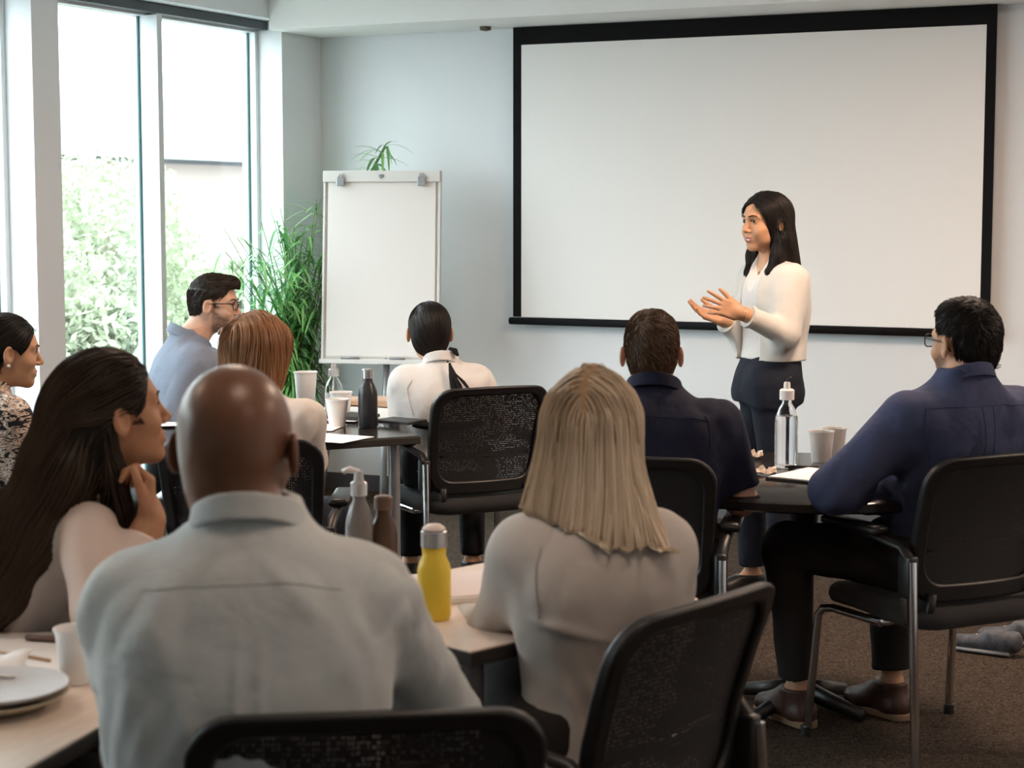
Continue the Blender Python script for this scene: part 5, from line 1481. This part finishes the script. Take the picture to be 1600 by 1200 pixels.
def long10(q):
    z = q[:, 2]
    cap = ell(q, (0, -.016, .038), (.088, .108, .093))
    zz = [-.27, -.20, -.12, -.05, .01, .05, .09]
    a = np.interp(z, zz, [.080, .090, .098, .096, .090, .082, .07]); b = np.interp(z, zz, [.045, .058, .072, .085, .095, .095, .08])
    cy = np.interp(z, zz, [-.100, -.085, -.060, -.040, -.025, -.018, -.015])
    u = q[:, 0] / a; v = (q[:, 1] - cy) / b
    d = (np.sqrt(u * u + v * v) - 1) * np.minimum(a, b); d = np.where(d > 0, d * .75, d)
    d = np.maximum(d, np.maximum(z - .07, -.255 - z - .01 * vnoise(q, (50, 30, 1))))
    d = smin(cap, d, .02)
    m = np.stack([np.abs(q[:, 0]), q[:, 1], q[:, 2]], 1); lk = None
    pts = [((.074, -.030, .02), .024), ((.080, -.022, -.06), .026), ((.078, .004, -.13), .024), ((.066, .036, -.20), .017), ((.054, .060, -.27), .004)]
    for (p_, ra), (r_, rb_) in zip(pts[:-1], pts[1:]):
        t = rc(m, p_, r_, ra, rb_); lk = t if lk is None else smin(lk, t, .03)
    d = smin(d, lk, .015)
    op = ell(q, (0, .090, -.046), (.088, .084, .130))                 # the face shows here
    op = np.maximum(op, -.120 - z)
    d = smax(d, -op, .006)
    ear = ell(m, (.090, -.002, -.006), (.022, .022, .032)); d = smax(d, -ear, .006)
    d = smax(d, -(rc(q, (0, .0, -.06), (0, .02, -.30), .045, .050)), .006)
    part_ = np.exp(-((q[:, 0] + .012) / .003) ** 2) * (z > .08) * .0025
    return (d + part_ + .0018 * vnoise(q, (60, 40, 5))).astype(np.float32)
def dir10(q, i):
    side = np.sign(q[:, 0] + .012)
    return np.stack([side * np.clip((q[:, 2] - .03) * 16, 0, 1.5), -.55 * np.clip((q[:, 2] - .0) * 10, 0, 1) - .1, -np.ones(len(q))], 1)
p10.hair(long10, HAIR_BLACK, (-.13, -.16, -.31), (.13, .14, .15), h=.0035, n=5200, seg=20, step=.014, r=.0009, dirfn=dir10, wob=.1, lift=(0, .002), m_strand=HS_BLACK, inert=.6)
p10.eyes(); p10.brows(HAIR_BLACK, .0036)
# smiling teeth, a small stud, a thin necklace
mb = MB(); mb.box((0, 0, 0), (.032, .008, .0080), bevel=.002)
t_ = mb.build('teeth', mat('teeth', (.80, .76, .70), rough=.25), p10.root, smooth=True); t_.location = Vector(p10.H + p10.HA @ (_f([0, .0895, -.0600]) * p10.hs) - p10.base); t_.rotation_euler = Matrix([list(map(float, r)) for r in p10.HA]).to_euler()
mb = MB(); bmesh.ops.create_uvsphere(mb.bm, u_segments=12, v_segments=8, radius=.0035)
e_ = mb.build('earring', GOLD, p10.root, smooth=True); e_.location = Vector(p10.H + p10.HA @ (_f([-.0835, .004, -.033]) * p10.hs) - p10.base)
p10.seam([p10.N + p10.r * .045 + p10.f * .03 + _f([0, 0, .0]), p10.N + p10.f * .085 + _f([0, 0, -.07]), p10.N - p10.r * .045 + p10.f * .03 + _f([0, 0, .0])], GOLD, .0009, f=p10.bodyf, name='necklace')
p10.seam([_f(p10.arms[0][0]) * .07 + _f(p10.arms[0][1]) * .93 + _f([0, 0, .03]), _f(p10.arms[0][0]) * .07 + _f(p10.arms[0][1]) * .93 + _f([0, -.03, 0]), _f(p10.arms[0][0]) * .07 + _f(p10.arms[0][1]) * .93 + _f([0, 0, -.03])], GOLD, .0010, f=p10.bodyf, name='bracelet')
# ------------------------------------------------------------------ things on the tables
def lathe_thing(name, loc, label, cat, parts, group=None, rz=0.0):
    t = empty(name, loc, rz, label, cat, group)
    for (pn, prof, m) in parts:
        MB().lathe(prof, 36).build(pn, m, t, smooth=True, angle=35)
    return t
def cup(px, py, zt, r0, r1, h, label, m=None, loc=None, group='white cups on the tables', lid=False):
    p = loc if loc is not None else Wz(px, py, zt)
    parts = [('cup_wall', [(0, .002), (r0, .0), (r0 + .001, .003), (r1, h), (r1 + .0025, h + .001), (r1 + .0025, h - .003), (r1 - .002, h - .003), (r0 - .002, .006), (0, .006)], m or M_CUP)]
    if lid: parts.append(('lid', [(0, h + .010), (r1 - .006, h + .010), (r1 - .003, h + .004), (r1 + .004, h + .002), (r1 + .004, h - .003), (r1 + .003, h - .003)], m or M_CUP))
    return lathe_thing('cup', (p[0], p[1], zt + .0005), label, 'cup', parts, group)
def bottle(loc, label, r, h, neck, m_body, m_cap, cap_h=.03, water=None, spout=False, name='bottle', glass=False, cap_r=None):
    capr = cap_r or neck + .004; sh = h - cap_h
    prof = [(0, .002), (r * .9, 0), (r, .008), (r, sh * .68), (r * .93, sh * .76), (r * .70, sh * .87), (neck, sh * .95), (neck, sh + .004)]
    if glass: prof = prof + [(neck - .0025, sh + .004), (neck - .0025, sh * .95), (r * .70 - .0025, sh * .865), (r * .93 - .0025, sh * .757), (r - .0025, sh * .68), (r - .0025, .010), (0, .006)]
    parts = [('body', prof, m_body), ('cap', [(0, h), (capr * .8, h), (capr, h - .004), (capr, h - cap_h), (0, h - cap_h)], m_cap)]
    if water: parts.append(('water', [(0, .0065), (r - .003, .0105), (r - .003, water * .97), (r - .003, water), (0, water)], M_WATER))
    if spout: parts.append(('spout', [(0, h + .022), (.008, h + .022), (.010, h + .018), (.011, h), (0, h)], m_cap))
    return lathe_thing(name, loc, label, 'bottle', parts)
M_CAPWHITE = mat('cap_white', (.80, .76, .75), rough=.4); M_CAPGREY = mat('cap_grey_metal', (.50, .50, .52), rough=.35, metal=.8)
M_YELLOW = mat('bottle_yellow', (.83, .60, .055), rough=.38); M_BOTBLACK = mat('bottle_black', (.022, .023, .027), rough=.3)
M_AMBER = mat('bottle_brown', (.07, .038, .024), rough=.25)
T = .7405
# right-hand round table
pb = Wz(1228, 730, T)
b_ = bottle((pb[0], pb[1], T), 'tall clear water bottle with white cap on the round dark table', .0365, .250, .015, M_CLEAR, M_CAPWHITE, .034, water=.165, spout=True, glass=True, cap_r=.023)
MB().tube([(0, 0, .272), (.004, 0, .282), (.014, 0, .286)], .003, 8).build('cap_loop', M_BLACK, b_, smooth=True)
for px, py, l in ((1283, 722, 'clear cup nearer the water bottle on the round table'), (1303, 716, 'clear cup behind another at the right side of the round table')):
    p = Wz(px, py, T)
    cup(px, py, T, .030, .040, .10, l, mat('frosted_plastic', (.86, .82, .79), rough=.35, trans=.45, ior=1.2), group='cups on the round table')
def pad_on_table(cen, w, l, rz, label, m, t=.008, name='notebook', cat='notebook', sheets=2, cover=None, z=T):
    o = empty(name, (cen[0], cen[1], z), rz, label, cat)
    MB().box((0, 0, t / 2), (w, l, t)).build('cover', cover or m, o, bevel=.001)
    for k in range(sheets):
        MB().box((.002 * k, .003, t + .0006 + .0012 * k), (w * .97, l * .97, .0010)).build('page', m, o)
    return o
pad_on_table(Wz(1305, 750, T), .34, .25, math.radians(-38), 'open white notebook with dark cover under the arm of the man in blue', M_PAPER, cover=M_BLACK, sheets=3)
pp_ = Wz(1255, 733, T)
o_ = MB().tube([(pp_[0] - .045, pp_[1] + .02, T + .005), (pp_[0] + .05, pp_[1] + .01, T + .005)], .005, 8).build('pen', M_BLACK, None, smooth=True); tag(o_, 'black pen lying just behind the white notebook', 'pen')
def crumple(px, py, s, label, m, name='wrapper', z=T):
    p = Wz(px, py, z); mb = MB()
    mb.sheet(lambda a, b: Vector(((a - .5) * s * 1.6, (b - .5) * s, .004 + .020 * abs(math.sin(a * 7 + b * 3)) * (1 - abs(2 * b - 1)) + .008 * math.sin(b * 11 + a * 5) ** 2)), 8, 6, .0012)
    o = mb.build(name, m, None, smooth=False, loc=Vector((p[0], p[1], z + .001))); tag(o, label, 'wrapper'); return o
M_FOIL = mat('wrapper_pale', (.62, .50, .40), rough=.35)
crumple(1192, 742, .05, 'crumpled pale wrapper left of the water bottle on the round table', M_FOIL)
crumple(1178, 716, .035, 'small wrapper scrap at the far left of the round table', M_FOIL)
# window table
pb = Wz(575, 668, T)
bottle((pb[0], pb[1], T), 'black bottle with steel cap on the dark table', .037, .222, .0185, M_BOTBLACK, M_STEEL, .036, cap_r=.021)
cup(527, 667, T, .030, .043, .105, 'white cup in front of the clear bottle on the dark table')
cup(478, 640, T, .034, .047, .155, 'tall white paper cup beside the auburn hair')
cup(533, 652, T, .032, .043, .10, 'white cup just behind the front cup on the dark table')
pb = Wz(522, 648, T)
bottle((pb[0], pb[1], T), 'clear bottle with pointed cap behind the white cup', .036, .185, .017, M_CLEAR, mat('cap_frosted', (.70, .70, .71), rough=.3, trans=.5), .03, water=.09, spout=True, glass=True)
for i, (px, py, w, l, rz, lab) in enumerate([(505, 684, .30, .21, -28, 'white paper sheet at the near edge of the dark table'), (470, 668, .30, .21, -10, 'white paper sheet beside the white sleeve on the dark table'),
        (560, 640, .30, .21, -30, 'sheet of paper behind the black bottle'), (600, 652, .21, .28, -35, 'sheet of paper near the elbow of the white blouse'), (520, 655, .28, .2, -20, 'paper sheet under the clear bottle'),
        (265, 662, .30, .30, 10, 'bright white papers on the table right of the dark-haired profile')]):
    p = Wz(px, py, T); o_ = MB().box((0, 0, 0), (w, l, .0012)).build('paper_sheet', M_PAPER, None, loc=Vector((p[0], p[1], T + .001 + .0014 * i))); o_.rotation_euler = (0, 0, math.radians(rz)); tag(o_, lab, 'paper', 'papers on the dark table')
M_KRAFT = mat('kraft_brown', (.55, .36, .24), rough=.7); M_DKFOLD = mat('folder_dark', (.03, .028, .028), rough=.5)
for i, (px, py, w, l, rz, h_, m_, lab) in enumerate([(610, 632, .24, .17, -32, .022, M_KRAFT, 'brown cardboard notebook stack left of the white blouse'), (560, 630, .22, .16, -20, .018, M_KRAFT, 'brown notebook at the back of the dark table'),
        (545, 652, .20, .14, -25, .010, M_DKFOLD, 'dark folder behind the white cup'), (625, 660, .17, .12, -35, .010, M_DKFOLD, 'dark folder at the white sleeve')]):
    p = Wz(px, py, T + .01); pad_on_table(p, w, l, math.radians(rz), lab, m_, t=h_, sheets=1, cover=m_, z=T + .010)
# small table: yellow bottle, pink paper, clear pump bottle and brown bottle
pb = np.array([-.155, 3.60])
bottle((pb[0], pb[1], T), 'yellow bottle with grey and white cap beside the blonde woman', .0335, .180, .024, M_YELLOW, M_CAPGREY, .034, cap_r=.026)
MB().lathe([(0, .191), (.014, .190), (.022, .184), (.024, .179), (0, .179)], 28).build('cap_top', mat('cap_top_pink_white', (.80, .68, .64), rough=.4), bpy.data.objects[[o.name for o in bpy.data.objects if o.get('label', '').startswith('yellow bottle')][0]], smooth=True)
pad_on_table([-.105, 3.88], .20, .26, math.radians(20), 'pinkish white paper pad behind the yellow bottle', mat('paper_pink', (.80, .68, .64), rough=.8), t=.012, sheets=2, cover=M_PAPER)
pb = W(561, 800, 3.88)
bt = bottle((pb[0], pb[1] + .0, T), 'tall clear pump bottle seen past the bald man', .030, .235, .014, mat('smoky_plastic', (.55, .52, .52), rough=.08, trans=.7, ior=1.3), mat('pump_clear', (.75, .75, .77), rough=.2, trans=.5), .03, spout=True, glass=True)
MB().tube([(0, 0, .255), (-.02, 0, .262), (-.034, 0, .255)], .006, 8).build('nozzle', M_CAPWHITE, bt, smooth=True)
bottle((pb[0] + .050, pb[1] + .03, T), 'brown bottle touching the pump bottle, behind the bald man', .030, .20, .016, M_AMBER, mat('cap_brown', (.12, .07, .05), rough=.5), .03)
# big pale table bottom left
p = Wz(120, 1066, T)
cup(0, 0, T, .026, .036, .095, 'white paper cup on the pale table, left of the bald man', loc=p, group='cups on the pale table')
p = Wz(150, 985, T)
cup(0, 0, T, .026, .036, .06, 'white cup half hidden by the pale shirt sleeve', loc=p, group='cups on the pale table')
for i, (px, py, w, l, rz, lab) in enumerate([(40, 1010, .30, .21, 12, 'sheet of paper at the far side of the pale table'), (95, 1040, .10, .15, 40, 'small paper slip under the white cup')]):
    p = Wz(px, py, T); o_ = MB().box((0, 0, 0), (w, l, .0012)).build('paper_sheet', M_PAPER, None, loc=Vector((p[0], p[1], T + .001 + .0015 * i))); o_.rotation_euler = (0, 0, math.radians(rz)); tag(o_, lab, 'paper')
p = Wz(82, 1004, T); o_ = MB().tube([(p[0] - .05, p[1] + .005, T + .009), (p[0] + .035, p[1] - .015, T + .009)], .006, 10).build('pen', mat('pen_brown', (.16, .10, .08), rough=.4), None, smooth=True); tag(o_, 'brown pen on the far side of the pale table', 'pen')
p = Wz(60, 1030, T); o_ = MB().tube([(p[0] - .12, p[1] + .06, T + .006), (p[0] + .03, p[1] - .035, T + .006)], .0035, 8).build('pencil', mat('pencil_tan', (.55, .36, .24), rough=.5), None, smooth=True); tag(o_, 'thin tan pencil across the papers behind the plate', 'pencil')
p = Wz(2, 1105, T)
for k in range(2):
    o_ = MB().lathe([(0, .003), (.075, .003), (.085, .006), (.118, .022), (.120, .024), (.117, .024), (.084, .009), (0, .007)], 48).build('plate', [mat('plate_beige', (.50, .44, .33), rough=.45), mat('plate_grey_white', (.68, .68, .70), rough=.35)][k], None, smooth=True, loc=Vector((p[0] - .01, p[1], T + .0008 + .014 * k)))
    tag(o_, ['beige plate underneath on the pale table', 'grey-white plate stacked on the beige plate'][k], 'plate', 'plates on the pale table')
p = Wz(-8, 1058, T)
o_ = MB().sheet(lambda a, b: Vector(((a - .5) * .13, (b - .5) * .12, .002 + .010 * math.sin(a * 5) * math.sin(b * 4 + 1))), 10, 10, .002).build('napkin', M_PAPER, None, smooth=True, loc=Vector((p[0] - .0, p[1] - .05, T + .036))); tag(o_, 'white paper napkin lying on the top plate', 'napkin')
# a pair of sneakers on the carpet at the right edge
M_SNEAK = mat('sneaker_grey', (.07, .073, .085), rough=.6, noise=.5, nscale=40); M_SNSOLE = mat('sneaker_sole', (.25, .25, .26), rough=.6)
for k, (px, py, rz) in enumerate(((1548, 1022, 60), (1592, 1008, 75))):
    p = Wz(px, py, 0.0); t = empty('sneaker', (p[0], p[1], 0), math.radians(rz), ['grey and white sneaker on the carpet at far right, nearer one', 'grey sneaker at the right edge, farther one'][k], 'shoe', 'sneakers on the carpet')
    def fs(P): 
        d = rc(P, (0, -.07, .045), (0, .12, .032), .036, .026); d = smin(d, rc(P, (0, -.07, .06), (0, -.01, .075), .034, .030), .03)
        return np.maximum(np.maximum(d, P[:, 2] - .085), .014 - P[:, 2])
    me, _, _ = iso_mesh('upper', fs, (-.08, -.13, 0), (.08, .17, .12), .006); link_mesh('upper', me, M_SNEAK, t)
    MB().tube([(0, -.072, .012), (0, .0, .012), (0, .122, .012)], [.038, .036, .030], 20, flat=.32).build('sole', M_SNSOLE, t, smooth=True)
    for j in range(3): MB().tube([(-.02, .02 + .025 * j, .064 - .008 * j), (0, .026 + .025 * j, .073 - .008 * j), (.02, .02 + .025 * j, .064 - .008 * j)], .003, 6).build('lace', M_CAPWHITE, t, smooth=True)
